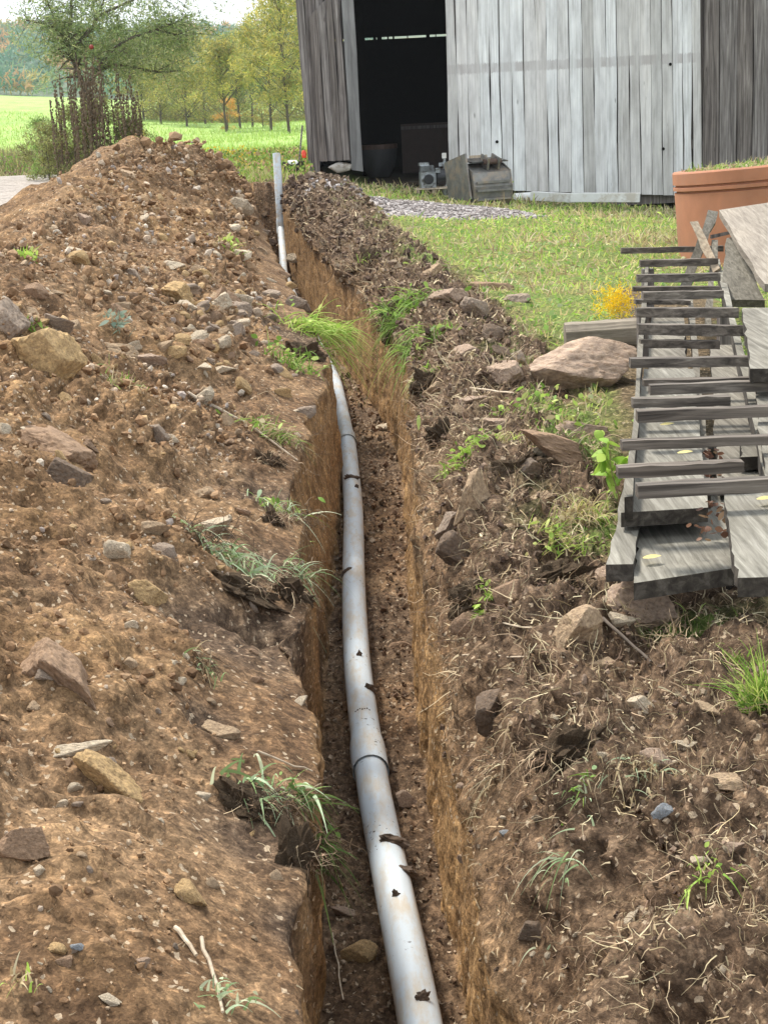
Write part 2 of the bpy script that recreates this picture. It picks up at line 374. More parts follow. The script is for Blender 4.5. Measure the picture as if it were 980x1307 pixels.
cols_, rangesC, c0 = [], {}, 0
for k in order:
    s_ = sect[k] if k == order[0] else sect[k][1:]
    rangesC[k] = (c0 if k == order[0] else c0 - 1, c0 + len(s_)); cols_ += s_; c0 += len(s_)
GX = np.stack([c[0] for c in cols_], 1); GZ = np.stack([c[1] for c in cols_], 1); GY = np.repeat(Y[:, None], GX.shape[1], 1)
P = np.stack([GX, GY, GZ], -1).astype(np.float64)
nc = P.shape[1]
# round the breaks a little across the section (not along it)
for _ in range(3):
    P[:, 1:-1, 2] = (P[:, :-2, 2] + 2 * P[:, 1:-1, 2] + P[:, 2:, 2]) / 4; P[:, 1:-1, 0] = (P[:, :-2, 0] + 2 * P[:, 1:-1, 0] + P[:, 2:, 0]) / 4
du = np.gradient(P, axis=0); dv = np.gradient(P, axis=1); NR = np.cross(dv, du); NR /= np.linalg.norm(NR, axis=-1, keepdims=True) + 1e-9
NR *= np.sign(np.where(np.abs(NR[..., 2:3]) > .02, NR[..., 2:3], 1))
iw = slice(*rangesC['wallL']); NR[:, iw] *= np.sign(np.where(NR[:, iw, 0:1] == 0, 1, NR[:, iw, 0:1]))
iw = slice(*rangesC['wallR']); NR[:, iw] *= -np.sign(np.where(NR[:, iw, 0:1] == 0, 1, NR[:, iw, 0:1]))
ci = np.arange(nc)
def cmask(k, soft=6):
    a, b = rangesC[k]; return np.clip((ci - a) / soft + .5, 0, 1) * np.clip((b - ci) / soft + .5, 0, 1)
m = {k: cmask(k)[None, :] * np.ones((nr, 1)) for k in order}
hp = m['heap'] * np.clip((GZ - toeZ[:, None]) * 4 + .3, 0, 1)
far = np.clip(1 - (np.abs(GX) - 8) / 6, 0, 1)
Pd = P.copy()
big = fbm(P * 1.6, 3, 11)
mid = fbm(P * 6.5, 3, 23); fine = fbm(P * 26, 3, 31); vf = fbm(P * 75, 2, 37)
cd, cv = cell(P * 11, 41); cd2, cv2 = cell(P * 30, 47)
chunk = np.clip(.55 - cd, 0, 1) * (cv > -.1); chunk2 = np.clip(.5 - cd2, 0, 1)
gro = fbm(P * np.array([3, 9, 1.6]), 4, 53)
rub = np.clip(.55 + 1.3 * fbm(P * .8, 2, 95) + .5 * np.clip((Y[:, None] - 5) / 4, -.4, .6), 0.5, 1.4)
slide = fbm((P @ np.array([[.8, 0, .2], [0, 1, 0], [.2, 0, .3]])) * np.array([2.5, 14, 2.5]), 3, 97)
rdg = 1 - np.abs(fbm(P * 8, 3, 99)) * 2
nz_ = np.clip((Y[:, None] - 2) / 6, 0, 1)                       # finer, smoother earth low on the heap
pat = np.clip(.55 + fbm(P * 2.2, 2, 121), .1, 1.2)
D = hp * (.07 * big + .04 * mid + .016 * fine * (.25 + rub * (.4 + .6 * nz_)) * pat + .0035 * vf + rub * pat * (.075 * chunk + (.010 + .020 * nz_) * chunk2 + .010 * rdg * nz_) + .016 * slide)
D += (m['wallL'] + m['wallR']) * fade(Y)[:, None] * (.016 * gro + .010 * mid + .004 * fine + .0015 * vf)
D += m['floor'] * (.018 * mid + .016 * fine + .006 * vf + .022 * chunk2 + .02 * chunk)
bk = m['bank'] * bankf(Y)[:, None]
nearf = np.clip(1 - .65 * (np.clip((I1x[:, None] - GX) / .2, 0, 1)) * (Y[:, None] < 8), .2, 1)
D += bk * nearf * ((.05 + .035 * (Y[:, None] < 6)) * big + .062 * mid + .026 * fine + .009 * vf + .04 * chunk + .025 * chunk2)
hol = np.clip(fbm(P * 2.1, 2, 103) - .05, 0, 1)
D -= (m['wallL'] * np.clip(P[..., 2] + .5, 0, .7) + hp * np.exp(-((P[..., 0] - lipL[:, None]) / .22) ** 2) * .5) * hol * .12 * (Y[:, None] < 13)
D += (m['ground_left'] + m['ground_right']) * far * (.02 * big + .010 * mid + .004 * fine)
D *= np.clip((ROWS[:, None] - .3) / .6 * .5 + .5, .3, 1)
for (gx, gy, rx, rz, dd) in [(300, 755, .22, .16, .07), (365, 790, .15, .14, .06), (335, 1055, .13, .10, .05), (380, 1150, .07, .2, .03), (345, 590, .2, .2, .03), (262, 875, .07, .06, .04), (385, 440, .3, .25, .05), (345, 670, .15, .15, .04)]:
    c_ = onz(gx, gy, .22 if gx < 350 and gy < 900 else .05); q_ = np.exp(-(((P[..., 0] - c_[0]) / rx) ** 2 + ((P[..., 1] - c_[1]) / rx / 1.3) ** 2)) * (m['heap'] + m['wallL'])
    D -= dd * q_ * (1 + .8 * mid); sod = q_ if 'sod' not in globals() else np.maximum(sod, q_)
Pd += NR * D[..., None]
# soft rills running down the heap, and overhanging turf at the left lip
# soil kinds
wl, wr = m['wallL'], m['wallR']
gold = np.clip((wl + wr) * 1.0 * np.clip(.85 + .5 * mid + .3 * gro, 0, 1), 0, 1)
hdist = np.clip((GX - lipL[:, None]) / -.35, 0, 1)
gold = np.maximum(gold, hp * np.clip(.35 * fbm(P * 1.1, 3, 61) + .12 + .2 * mid, 0, .8))
dark = bk * np.clip(1.0 + .4 * big, 0, 1) * np.clip(.15 + (GX - lipR[:, None]) / .2, 0, 1) ** np.where(Y[:, None] < 7, 1, .2)
topR = .8 * np.clip((P[..., 2] - zlipR[:, None] + .14 + .05 * mid) * 9, 0, 1) * wr * (Y[:, None] > 5.2)
dark = np.clip(np.maximum(dark, topR), 0, 1)
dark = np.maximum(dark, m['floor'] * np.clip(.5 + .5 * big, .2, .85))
topL = np.exp(-((P[..., 0] - lipL[:, None]) / .12) ** 2) * np.clip((P[..., 2] + .3) * 2.5, 0, 1) * np.clip(.35 + fbm(P * 3, 2, 71), 0, 1)
dark = np.clip(np.maximum(dark, topL * (.35 * wl + .8 * hp)), 0, 1)
dark = np.maximum(dark, np.clip(sod * 1.5 + .5 * sod * mid, 0, 1)); gold = gold * (1 - np.clip(sod, 0, 1))
green = (m['ground_left'] + m['ground_right']) * np.clip(.9 + .5 * mid, 0, 1)
rk = (np.abs(GX - (1.0 + (Y[:, None] - 4.4) * .175)) < .36) & (Y[:, None] > 4.2) & (Y[:, None] < 12.2)
green = green * np.where(rk, .1, 1); dark = np.maximum(dark, .9 * rk)
green = green * np.where((Y[:, None] < 6.2) & (GX < 1.9), .12, 1)
dark = np.maximum(dark, .9 * ((Y[:, None] < 6.2) & (GX < 1.9)) * m['ground_right'])
green = np.maximum(green, bk * np.clip(fbm(P * 2.2, 2, 81) * 1.5 - .1, 0, 1) * np.clip((GX - I1x[:, None]) * 3, 0, 1) * (Y[:, None] > 4))
gold = np.maximum(gold, wl * .9 * (1 - np.clip(sod * 1.2, 0, 1)) * (P[..., 2] < zlipL[:, None] - .05)) * (1 - green)
SC = np.stack([gold, dark, green], -1)

def submesh(name, k, **kw):
    a, b = rangesC[k]; p = Pd[:, a:b].reshape(-1, 3); n_ = b - a
    i, j = np.meshgrid(np.arange(nr - 1), np.arange(n_ - 1), indexing='ij'); q = i * n_ + j
    F = np.stack([q, q + 1, q + n_ + 1, q + n_], -1).reshape(-1, 4)
    me = npmesh(name, p, F, True, cols={'soil': SC[:, a:b].reshape(-1, 3)})
    return link(name, me, SOIL, kind='structure', **kw)
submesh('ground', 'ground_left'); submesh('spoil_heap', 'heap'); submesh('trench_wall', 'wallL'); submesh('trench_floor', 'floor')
submesh('trench_wall', 'wallR'); submesh('earth_bank', 'bank'); submesh('ground', 'ground_right')

# coarse copy for placing things on the ground
st = 2
Pc = Pd[::st, ::st]; n0, n1 = Pc.shape[:2]
i, j = np.meshgrid(np.arange(n0 - 1), np.arange(n1 - 1), indexing='ij'); q = i * n1 + j
BV = BVHTree.FromPolygons(Pc.reshape(-1, 3).tolist(), np.stack([q, q + 1, q + n1 + 1, q + n1], -1).reshape(-1, 4).tolist())
def hit(x, y):
    d = Vector(ray(x, y)).normalized(); r = BV.ray_cast(Vector((0, 0, CAM_H)), d)
    if r[0] is None: return None
    n = r[1]; n = -n if n.dot(d) > 0 else n
    return r[0], n, r[3]
def gz(x, y):
    r = BV.ray_cast(Vector((x, y, 6)), Vector((0, 0, -1))); return r[0].z if r[0] else float(gfar(x, y))
FW = RM @ np.array([0, 0, -1.])
def depth(p): return float((np.array(p) - np.array([0, 0, CAM_H])) @ FW)

# far ground, field
def sheet(name, xs, ys, zf, mat, kind='structure', soil=(0, 0, 1)):
    X, Y_ = np.meshgrid(xs, ys, indexing='ij'); Z = zf(X, Y_); n_, m_ = X.shape
    i, j = np.meshgrid(np.arange(n_ - 1), np.arange(m_ - 1), indexing='ij'); q = i * m_ + j
    F = np.stack([q, q + m_, q + m_ + 1, q + 1], -1).reshape(-1, 4)
    me = npmesh(name, np.stack([X, Y_, Z], -1).reshape(-1, 3), F, True, cols={'soil': np.tile(soil, (n_ * m_, 1))})
    return link(name, me, mat, kind=kind)
def m_field():
    m_, t, b = newmat('meadow_green'); v = coords(t)
    n = noise(t, coords(t, scale=(1, .25, 1)), .35, 8, .65); n2 = noise(t, v, 5, 6, .7)
    c = ramp(t, n, [(.3, (.19, .30, .06)), (.5, (.29, .43, .09)), (.7, (.38, .50, .13))])
    c = mix(t, .5, c, ramp(t, n2, [(.3, (.6, .65, .5)), (.7, (1.3, 1.3, 1.3))]), 'MULTIPLY')
    t.links.new(c, b.inputs['Base Color']); b.inputs['Roughness'].default_value = .9; bump(t, b, n2, .8, .2); return m_
FIELD = m_field()
xs_f = np.sign(np.linspace(-1, 1, 121)) * np.abs(np.linspace(-1, 1, 121)) ** 2.2 * 900
sheet('meadow', xs_f, np.concatenate([np.linspace(38, 90, 40), np.linspace(95, 330, 60), np.linspace(360, 1500, 20)]), lambda X, Y_: gfar(X, Y_) - .12 + .12 * np.clip((Y_ - 40) / 6, 0, 1) + .10 * np.clip((Y_ - 42) / 5, 0, 1) * fbm(np.stack([X * .3, Y_ * .3, 0 * X], -1), 3, 5), FIELD)

# gravel surfaces (4 mm-ish above the ground)
def m_gravel(name, stops, sc=45):
    m_, t, b = newmat(name); v = coords(t); vc = voro(t, v, sc, 'Color'); vd = voro(t, v, sc)
    s2 = t.nodes.new('ShaderNodeSeparateColor'); t.links.new(vc, s2.inputs[0])
    c = ramp(t, s2.outputs[0], stops); c = mix(t, .6, c, ramp(t, noise(t, v, 4, 6), [(.3, (.6, .6, .6)), (.7, (1.25, 1.25, 1.25))]), 'MULTIPLY')
    t.links.new(c, b.inputs['Base Color']); b.inputs['Roughness'].default_value = .9; bump(t, b, vd, -.9, .02); return m_
G_RIGHT = m_gravel('purple_grey_gravel', [(0, (.10, .085, .08)), (.5, (.24, .21, .20)), (1, (.42, .38, .36))], 16)
G_LEFT = m_gravel('pale_drive_gravel', [(0, (.17, .14, .115)), (.5, (.28, .235, .20)), (1, (.40, .35, .30))], 30)
def patch(name, mat, c, rx, ry, ang, lift=.03, n=60, seed=0, dz=.0):
    ph = np.linspace(0, 2 * math.pi, n, endpoint=False); V = []; F = []; R_ = np.linspace(0, 1, 14)
    for r in R_:
        for k, a in enumerate(ph):
            wob = 1 + .12 * float(vnoise(np.array([math.cos(a) * 2, math.sin(a) * 2, seed + .5]))) + .05 * float(vnoise(np.array([math.cos(a) * 9, math.sin(a) * 9, seed + .5])))
            x_, y_ = math.cos(a) * rx * r * wob, math.sin(a) * ry * r * wob
            x, y = c[0] + x_ * math.cos(ang) - y_ * math.sin(ang), c[1] + x_ * math.sin(ang) + y_ * math.cos(ang)
            V.append([x, y, gz(x, y) + lift * math.cos(r * 1.5) + dz])
    m2 = len(ph)
    for a in range(len(R_) - 1):
        for k in range(m2): F.append([a * m2 + k, a * m2 + (k + 1) % m2, (a + 1) * m2 + (k + 1) % m2, (a + 1) * m2 + k])
    V = np.array(V); F = np.array(F)[:, ::-1]
    return link(name, npmesh(name, V, F, True), mat, kind='structure')
patch('gravel_path', G_RIGHT, (.75, 21.6), 1.75, 1.8, -.25, .05, seed=3)
patch('gravel_drive', G_LEFT, (-10.6, 30), 7.3, 8.8, .1, .06, seed=9)

# ------------------------------------------------------------------ stones
def ico(sub):
    me = bpy.data.meshes.new('tmp'); import bmesh
    bm = bmesh.new(); bmesh.ops.create_icosphere(bm, subdivisions=sub, radius=1); bm.to_mesh(me); bm.free()
    V = np.array([v.co[:] for v in me.vertices]); F = np.array([p.vertices[:] for p in me.polygons]); bpy.data.meshes.remove(me); return V, F
ICO = {k: ico(k) for k in (1, 2, 3, 4, 5)}
def rock_verts(sub, seed, facets=11, sharp=.75, rough=.05):
    V, F = ICO[sub]; r = np.random.default_rng(seed)
    n = r.normal(size=(facets, 3)) * [1, 1, .8]; n /= np.linalg.norm(n, axis=1)[:, None]; d = r.uniform(.45, .95, facets)
    q = V @ n.T; t = np.where(q > .05, d / np.maximum(q, .05), 9); k = 34.0
    rad = -np.log(np.exp(-k * np.minimum(t, 3)).sum(1) + math.exp(-k * 1.35)) / k
    W = V * rad[:, None]
    if rough: W = W * (1 + rough * fbm(V * 2.3 + seed * 3.1, 3, seed)[:, None] + (.03 * fbm(V * 7 + seed, 3, seed + 5)[:, None] if sub > 3 else 0))
    return W / np.abs(W).max(0), F
ROCKM = []
for k in range(18):
    V, F = rock_verts(3, 100 + k, 8 + k % 4, rough=.09); ROCKM.append(npmesh('stone', V, F, False)); ROCKM[-1].materials.append(ROCK)
VIEWX = Vector(RM @ np.array([1, 0, 0])); VIEWUP = Vector(RM @ np.array([0, 1, 0])); VIEWZ = Vector(RM @ np.array([0, 0, 1]))
TAN, PALE, GREY, BRN, PINK, DRK, GOLD, SLATE = (.44, .32, .21), (.62, .52, .39), (.33, .26, .205), (.33, .22, .145), (.42, .31, .235), (.19, .14, .105), (.50, .34, .17), (.30, .33, .36)
def place_rock(o, px, py, w, h, ang=0, sink=.18, dep=None, big=False):
    r = hit(px, py)
    if r is None: return
    p, n, _ = r; Z = depth(p); s = Z / FPX
    hw, hh = w * s * .56, h * s * .56; dd = dep or (hw + hh) / 2 * .9
    # orientation: long axis across the view turned by ang, lying on the ground
    R_ = Matrix((VIEWX, VIEWUP, VIEWZ)).transposed() @ Matrix.Rotation(math.radians(-ang), 3, 'Z')
    o.matrix_world = Matrix.Translation(p + n * hh * (.5 - sink) * .4) @ R_.to_4x4() @ Matrix.Diagonal((hw * 1.08, hh * 1.1, dd, 1))
def rock(px, py, w, h, col, label, ang=0, cat='stone', seed=None, name='stone', sink=.18, group=None, facets=11):
    seed = seed if seed is not None else int(px * 7 + py)
    sub = 5 if w > 45 else 4
    V, F = rock_verts(sub, seed, facets, rough=.07); me = npmesh(name, V, F, True); me.materials.append(ROCK)
    # keep the facets crisp
    me.set_sharp_from_angle(angle=math.radians(24))
    o = link(name, me, label=label, cat=cat, group=group); o.color = (*col, 1)
    place_rock(o, px, py, w, h, ang, sink); return o
LS = 'stones showing in the spoil heap'; RS = 'stones on the earth bank and lawn edge'
rock(76, 866, 122, 74, BRN, 'big oblong brown stone half sunk low in the spoil heap', 58, group=LS)
rock(98, 958, 78, 22, PALE, 'long flat pale stone lying above a broken clay lump', -3, group=LS)
rock(132, 1000, 92, 52, GOLD, 'broken golden clay lump under the long flat pale stone', 22, cat='clay lump', name='clay_lump', group='clay lumps in the spoil heap')
rock(30, 1078, 58, 44, BRN, 'rounded brown stone at the bottom left edge of the heap', 8, group=LS)
rock(50, 1111, 17, 22, PALE, 'small upright pale stone below the rounded brown stone', 10, group=LS)
rock(156, 706, 38, 30, PALE, 'smooth pale egg-shaped stone in the middle of the heap', 40, group=LS)
rock(207, 706, 42, 24, GREY, 'grey brown angular stone right of the pale egg-shaped stone', 30, group=LS)
rock(192, 675, 42, 24, TAN, 'flattish tan stone just above the grey brown angular stone', 20, group=LS)
rock(186, 754, 52, 36, GOLD, 'sandy clay lump crumbling below the pale egg-shaped stone', 35, cat='clay lump', name='clay_lump', group='clay lumps in the spoil heap')
rock(76, 608, 68, 44, DRK, 'dark block of shale with a shaded face at the left of the heap', 22, group=LS)
rock(78, 578, 128, 52, BRN, 'large soil-coated slab sloping above the dark block of shale', 18, group=LS)
rock(64, 468, 78, 70, GOLD, 'upright golden lump of clay standing on the heap', -8, cat='clay lump', name='clay_lump', facets=14, group='clay lumps in the spoil heap')
rock(12, 418, 50, 62, GREY, 'big grey brown stone cut by the left edge of the picture', 40, group=LS)
rock(9, 553, 22, 20, PALE, 'small pale stone beside the soil-coated slab', 0, group=LS)
rock(221, 376, 46, 30, GOLD, 'tilted yellow tan slab among the rubble on the heap', 30, group=LS)
rock(240, 393, 24, 14, PALE, 'thin pale flake leaning on the yellow tan slab', 20, group=LS)
rock(220, 341, 30, 13, PALE, 'pale flat stone above the yellow tan slab', 5, group=LS)
rock(298, 425, 30, 22, GREY, 'grey rounded stone in the rubble near the trench side', 10, group=LS)
rock(285, 473, 30, 11, PALE, 'long pale flake on the rubble slope', -6, group=LS)
rock(261, 470, 22, 12, PALE, 'short pale flake beside the long pale flake', 5, group=LS)
rock(265, 633, 36, 20, TAN, 'tan stone with a rough top above a pale wedge', 15, group=LS)
rock(272, 673, 46, 18, PALE, 'pale wedge-shaped stone pointing towards the trench', -12, group=LS)
rock(150, 452, 52, 22, TAN, 'broad tan stone behind the upright golden clay lump', 10, group=LS)
rock(190, 462, 44, 24, PINK, 'pinkish slab right of the broad tan stone', 25, group=LS)
rock(290, 940, 58, 28, TAN, 'tan muddy stone under the hanging turf by the trench', 20, group=LS)
rock(384, 898, 20, 13, PALE, 'small pale chip stuck in the left trench wall', -35, group=LS)
rock(244, 1145, 42, 26, GOLD, 'sandy lump low on the heap near the bottom', 35, cat='clay lump', name='clay_lump', group='clay lumps in the spoil heap')
rock(141, 1277, 26, 14, PALE, 'whitish pebble near the bottom edge of the heap', 10, group=LS)
rock(103, 1211, 22, 13, SLATE, 'bluish grey chip low on the heap', 35, group=LS)
rock(183, 1230, 18, 15, PINK, 'pinkish brown pebble right of the bluish grey chip', 30, group=LS)
rock(204, 556, 30, 22, GREY, 'grey stone standing on edge in mid slope', 60, group=LS)
rock(221, 562, 20, 10, PALE, 'pale sliver against the grey stone on edge', 30, group=LS)
rock(292, 540, 26, 15, TAN, 'tan stone tilted towards the trench', 70, group=LS)
rock(72, 414, 38, 22, GREY, 'grey stone behind the upright golden clay lump', 10, group=LS)
rock(107, 283, 22, 17, PINK, 'pinkish rounded stone high on the heap', 0, group=LS)
rock(94, 321, 34, 13, PALE, 'flat pale stone below the pinkish rounded stone', 12, group=LS)
rock(163, 226, 24, 14, TAN, 'tan stone near the crest of the heap', 45, group=LS)
rock(310, 398, 34, 20, GREY, 'grey block on the rubble beside the trench lip', 30, group=LS)
rock(278, 382, 26, 18, BRN, 'brown block left of the grey block by the lip', -30, group=LS)
rock(262, 440, 30, 20, BRN, 'brown stone above the long pale flake', 15, group=LS)
rock(40, 372, 40, 20, BRN, 'brown stone high at the left of the heap', 20, group=LS)
rock(345, 475, 30, 18, GREY, 'grey stone beside the turf hanging over the lip', 5, group=LS)
# right side
rock(728, 487, 150, 84, PINK, 'largest flat brown rock lying on the grass by the slatted rack', -4, seed=61, facets=9, group=RS)
rock(640, 476, 52, 32, PINK, 'wedge of brown rock touching the largest flat rock', 12, group=RS)
rock(612, 396, 42, 30, GREY, 'angular grey rock on the edge of the lawn', 30, group=RS)
rock(571, 378, 44, 24, PINK, 'tan rock left of the angular grey rock', 10, group=RS)
rock(623, 431, 36, 28, DRK, 'dark rounded stone between the angular grey rock and the wedge', 0, group=RS)
rock(637, 446, 26, 15, DRK, 'small dark stone under the dark rounded stone', 15, group=RS)
rock(658, 456, 27, 18, GREY, 'small grey stone above the largest flat rock', 20, group=RS)
rock(600, 513, 38, 18, PINK, 'pale oval stone at the foot of the wedge of rock', -2, group=RS)
rock(646, 518, 22, 14, TAN, 'dull tan stone right of the pale oval stone', 0, group=RS)
rock(622, 369, 56, 20, BRN, 'low brown stone covered with soil at the back of the bank', 5, group=RS)
rock(732, 554, 78, 24, PINK, 'pinkish slab behind the tilted brown slab', 6, group=RS)
rock(716, 581, 98, 34, BRN, 'tilted brown slab beside the leafy weed stalk', 20, group=RS)
rock(694, 578, 28, 18, PALE, 'small pale stone in front of the tilted brown slab', 15, group=RS)
rock(604, 640, 42, 66, TAN, 'tan stone set upright in the bank above the trench', 15, group=RS)
rock(574, 672, 46, 24, GREY, 'sharp grey stone sticking out of the bank', -50, group=RS)
rock(590, 708, 54, 46, DRK, 'dark undercut stone jutting over the trench', 5, group=RS)
rock(764, 742, 52, 34, PINK, 'pinkish grey stone at the corner of the plank pile', 0, group=RS)
rock(818, 792, 92, 66, PINK, 'smooth rounded stone in front of the plank pile', 22, seed=33, group=RS)
rock(732, 805, 64, 66, TAN, 'angular tan stone left of the smooth rounded stone', 30, group=RS)
rock(810, 901, 42, 25, PALE, 'pale tan stone lying on the root mat', 25, group=RS)
rock(828, 970, 40, 34, PINK, 'upright pinkish stone below the pale tan stone', -25, group=RS)
rock(871, 948, 30, 11, PALE, 'thin pale stone right of the upright pinkish stone', 3, group=RS)
rock(925, 1003, 52, 28, TAN, 'wide tan stone near the right edge among roots', 15, group=RS)
rock(845, 1035, 28, 18, SLATE, 'flat slate grey chip among the roots', -40, group=RS)
rock(930, 1083, 38, 18, PINK, 'reddish stone partly buried near the right edge', -5, group=RS)
rock(646, 1066, 15, 11, SLATE, 'small bluish chip in the bank wall', 0, group=RS)
rock(630, 905, 44, 62, DRK, 'dark brown stone set in the bank wall', 15, group=RS)
rock(683, 1187, 42, 30, DRK, 'dark wet stone low in the bank wall', -35, group=RS)
rock(806, 1172, 26, 12, PALE, 'white flake standing in the dark roots', -55, group=RS)
rock(894, 1100, 26, 13, PALE, 'white curled flake near the right side', 10, group=RS)
rock(793, 792, 30, 16, PALE, 'pale flat stone under the smooth rounded stone', 10, group=RS)
rock(508, 829, 40, 15, BRN, 'long brown stone lying on the trench floor', -8, group='stones on the trench floor')
rock(491, 548, 26, 12, PALE, 'pale stone on the far trench floor', 0, group='stones on the trench floor')
rock(447, 1167, 42, 12, PINK, 'flat pinkish stone on the trench floor left of the pipe', 5, group='stones on the trench floor')
rock(455, 1222, 46, 36, GOLD, 'crumbled patch of pale rock on the trench floor', 0, group='stones on the trench floor')
rock(521, 1028, 26, 30, PINK, 'pale crumbling stone right of the pipe collar', 0, group='stones on the trench floor')
# many alike stones
AR = [('small tan stone lying loose @', TAN), ('small pale stone lying loose @', PALE), ('small brown stone lying loose @', BRN),
      ('small grey stone lying loose @', GREY), ('small yellowish stone lying loose @', GOLD)]
def zone(px, py):
    if px < 410:
        if py < 290: return 'near the crest of the spoil heap'
        if py < 450: return 'in the rubble right of the tilted yellow tan slab' if px > 225 else 'in the rubble left of the tilted yellow tan slab'
        if py < 640: return 'on the heap around the soil-coated slab' if px < 200 else 'on the heap beside the left trench lip'
        return 'on the heap around the big oblong brown stone' if py < 960 else 'low on the heap below the golden clay lump'
    if py > 780: return 'above the upright pinkish stone on the bank' if py < 960 else ('on the bank beside the right trench wall' if px < 760 else 'near the reddish buried stone on the bank')
    return 'between the trench and the angular grey rock' if py < 500 else 'on the bank between trench and tilted brown slab'
def many(n, region, wmin, wmax, kinds, grp, cat='stone', name='small_stone'):
    c = 0; tries = 0
    while c < n and tries < n * 10:
        tries += 1; px, py = region()
        if hit(px, py) is None: continue
        lab, col = random.choice(kinds); lab = lab.replace('@', zone(px, py)); o = bpy.data.objects.new(name, random.choice(ROCKM)); COL.objects.link(o)
        o['label'] = lab; o['category'] = cat; o['group'] = grp; k = random.uniform(.75, 1.2); o.color = (*[min(1, x * k) for x in col], 1)
        wd = wmin + (wmax - wmin) * random.random() ** 1.9
        place_rock(o, px, py, wd, wd * random.uniform(.45, .8), random.uniform(-40, 60), .25); c += 1
def reg_rubble():
    while True:
        px, py = random.gauss(270, 75), random.gauss(395, 62)
        if 5 < px < 395 and 200 < py < 640 and px < 372 + (py - 330) * .2: return px, py
def reg_heap():
    while True:
        px, py = random.uniform(0, 390), random.uniform(200, 1300)
        if px > 20 + (300 - py) * 1.4: return px, py
many(140, reg_rubble, 11, 34, AR, 'loose stones on the spoil heap')
many(95, reg_heap, 9, 27, AR, 'loose stones on the spoil heap')
many(40, lambda: (random.uniform(570, 970), random.uniform(840, 1290)), 8, 18, [('small pale stone caught in the roots @', PALE), ('small brown stone caught in the roots @', PINK)], 'loose stones in the root mat')
for px, py, w_, h_, c_, l_ in ((548, 352, 34, 18, TAN, 'tan stone at the back of the bank before the tan rock'), (660, 385, 34, 18, GREY, 'low grey stone at the lawn side of the angular grey rock'), (590, 455, 36, 24, PINK, 'blocky stone on the bank left of the small grey stones'), (560, 500, 34, 22, TAN, 'tan stone close to the trench beside the pale oval stone'),
                              (640, 545, 40, 20, PINK, 'half buried flat stone on the weedy bank'), (668, 600, 36, 26, GREY, 'grey stone pressed into the root-bound turf'), (560, 610, 34, 24, TAN, 'tan stone in the upper trench wall'), (690, 640, 32, 20, TAN, 'tan stone beside the straw coloured grass'),
                              (655, 760, 44, 30, BRN, 'brown stone in the dark roots above the bank wall'), (600, 800, 40, 34, BRN, 'brown block embedded in the right trench side'), (770, 850, 44, 22, TAN, 'tan slab lying flat on the root mat'), (900, 905, 34, 18, TAN, 'small tan slab near the grass at the right edge')):
    rock(px, py, w_, h_, c_, l_, random.uniform(-20, 30), group=RS)
many(22, lambda: (random.gauss(620, 45), random.gauss(560, 90)), 9, 20, [('small brown stone @', BRN), ('small tan stone @', TAN)], 'loose stones by the lawn')

# clods and grit, uncountable
SHARD = (np.array([[x, y, z] for x in (-.8, .8) for y in (-.8, .8) for z in (-.8, .8)], float), np.array([[0, 1, 3], [0, 3, 2], [4, 6, 7], [4, 7, 5], [0, 4, 5], [0, 5, 1], [2, 3, 7], [2, 7, 6], [0, 2, 6], [0, 6, 4], [1, 5, 7], [1, 7, 3]]))
def scatter(name, k, n, pmin, pmax, palette, rr=(0, 1), cr=(0, 1), w=None, flat=(.35, .85), power=3.0, sub=1, sink=.3, shard=False):
    a, b = rangesC[k]; i = (rng.random(n) * (nr - 50) + 16).astype(int); i = np.clip((rr[0] + (rr[1] - rr[0]) * (i / nr)) * nr, 14, nr - 26).astype(int)
    j = (a + (cr[0] + (cr[1] - cr[0]) * rng.random(n)) * (b - a - 1)).astype(int)
    if w is not None:
        keep = rng.random(n) < w(i, j); i, j = i[keep], j[keep]; n = len(i)
    p = Pd[i, j] + (rng.random((n, 3)) - .5) * .02 * ROWS[i][:, None] * .3; nn = NR[i, j]
    s = (pmin + (pmax - pmin) * rng.random(n) ** power) * (np.maximum(ROWS[i], 1.5) + .4) / FPX
    V0, F0 = (SHARD if shard else ICO[1]); nv = len(V0)
    f = rng.uniform(*flat, n); V = np.zeros((n, nv, 3), np.float32)
    q = rng.normal(size=(n, 4)); q /= np.linalg.norm(q, axis=1)[:, None]; w_, x, y, z = q.T
    R_ = np.stack([np.stack([1 - 2 * (y * y + z * z), 2 * (x * y - z * w_), 2 * (x * z + y * w_)], -1), np.stack([2 * (x * y + z * w_), 1 - 2 * (x * x + z * z), 2 * (y * z - x * w_)], -1),
                   np.stack([2 * (x * z - y * w_), 2 * (y * z + x * w_), 1 - 2 * (x * x + y * y)], -1)], 1)
    sc = np.stack([s, s * rng.uniform(.6, 1, n), s * f], -1)
    shp = V0[None] * (1 + (rng.uniform(-.5, .25, (n, nv, 3)) if shard else rng.uniform(-.42, .22, (n, nv, 3)))); V = np.einsum('nij,nvj->nvi', R_, shp * sc[:, None, :]) + (p + nn * (s * (1 - 2 * sink) * .5)[:, None])[:, None, :]
    F = (F0[None] + (np.arange(n) * nv)[:, None, None]).reshape(-1, 3)
    pal = np.array(palette); c = pal[rng.integers(0, len(pal), n)] * rng.uniform(.7, 1.25, (n, 1)); c = np.repeat(c, nv, 0)
    link(name, npmesh(name, V.reshape(-1, 3), F, False, cols={'col': c}), CLOD, kind='stuff')
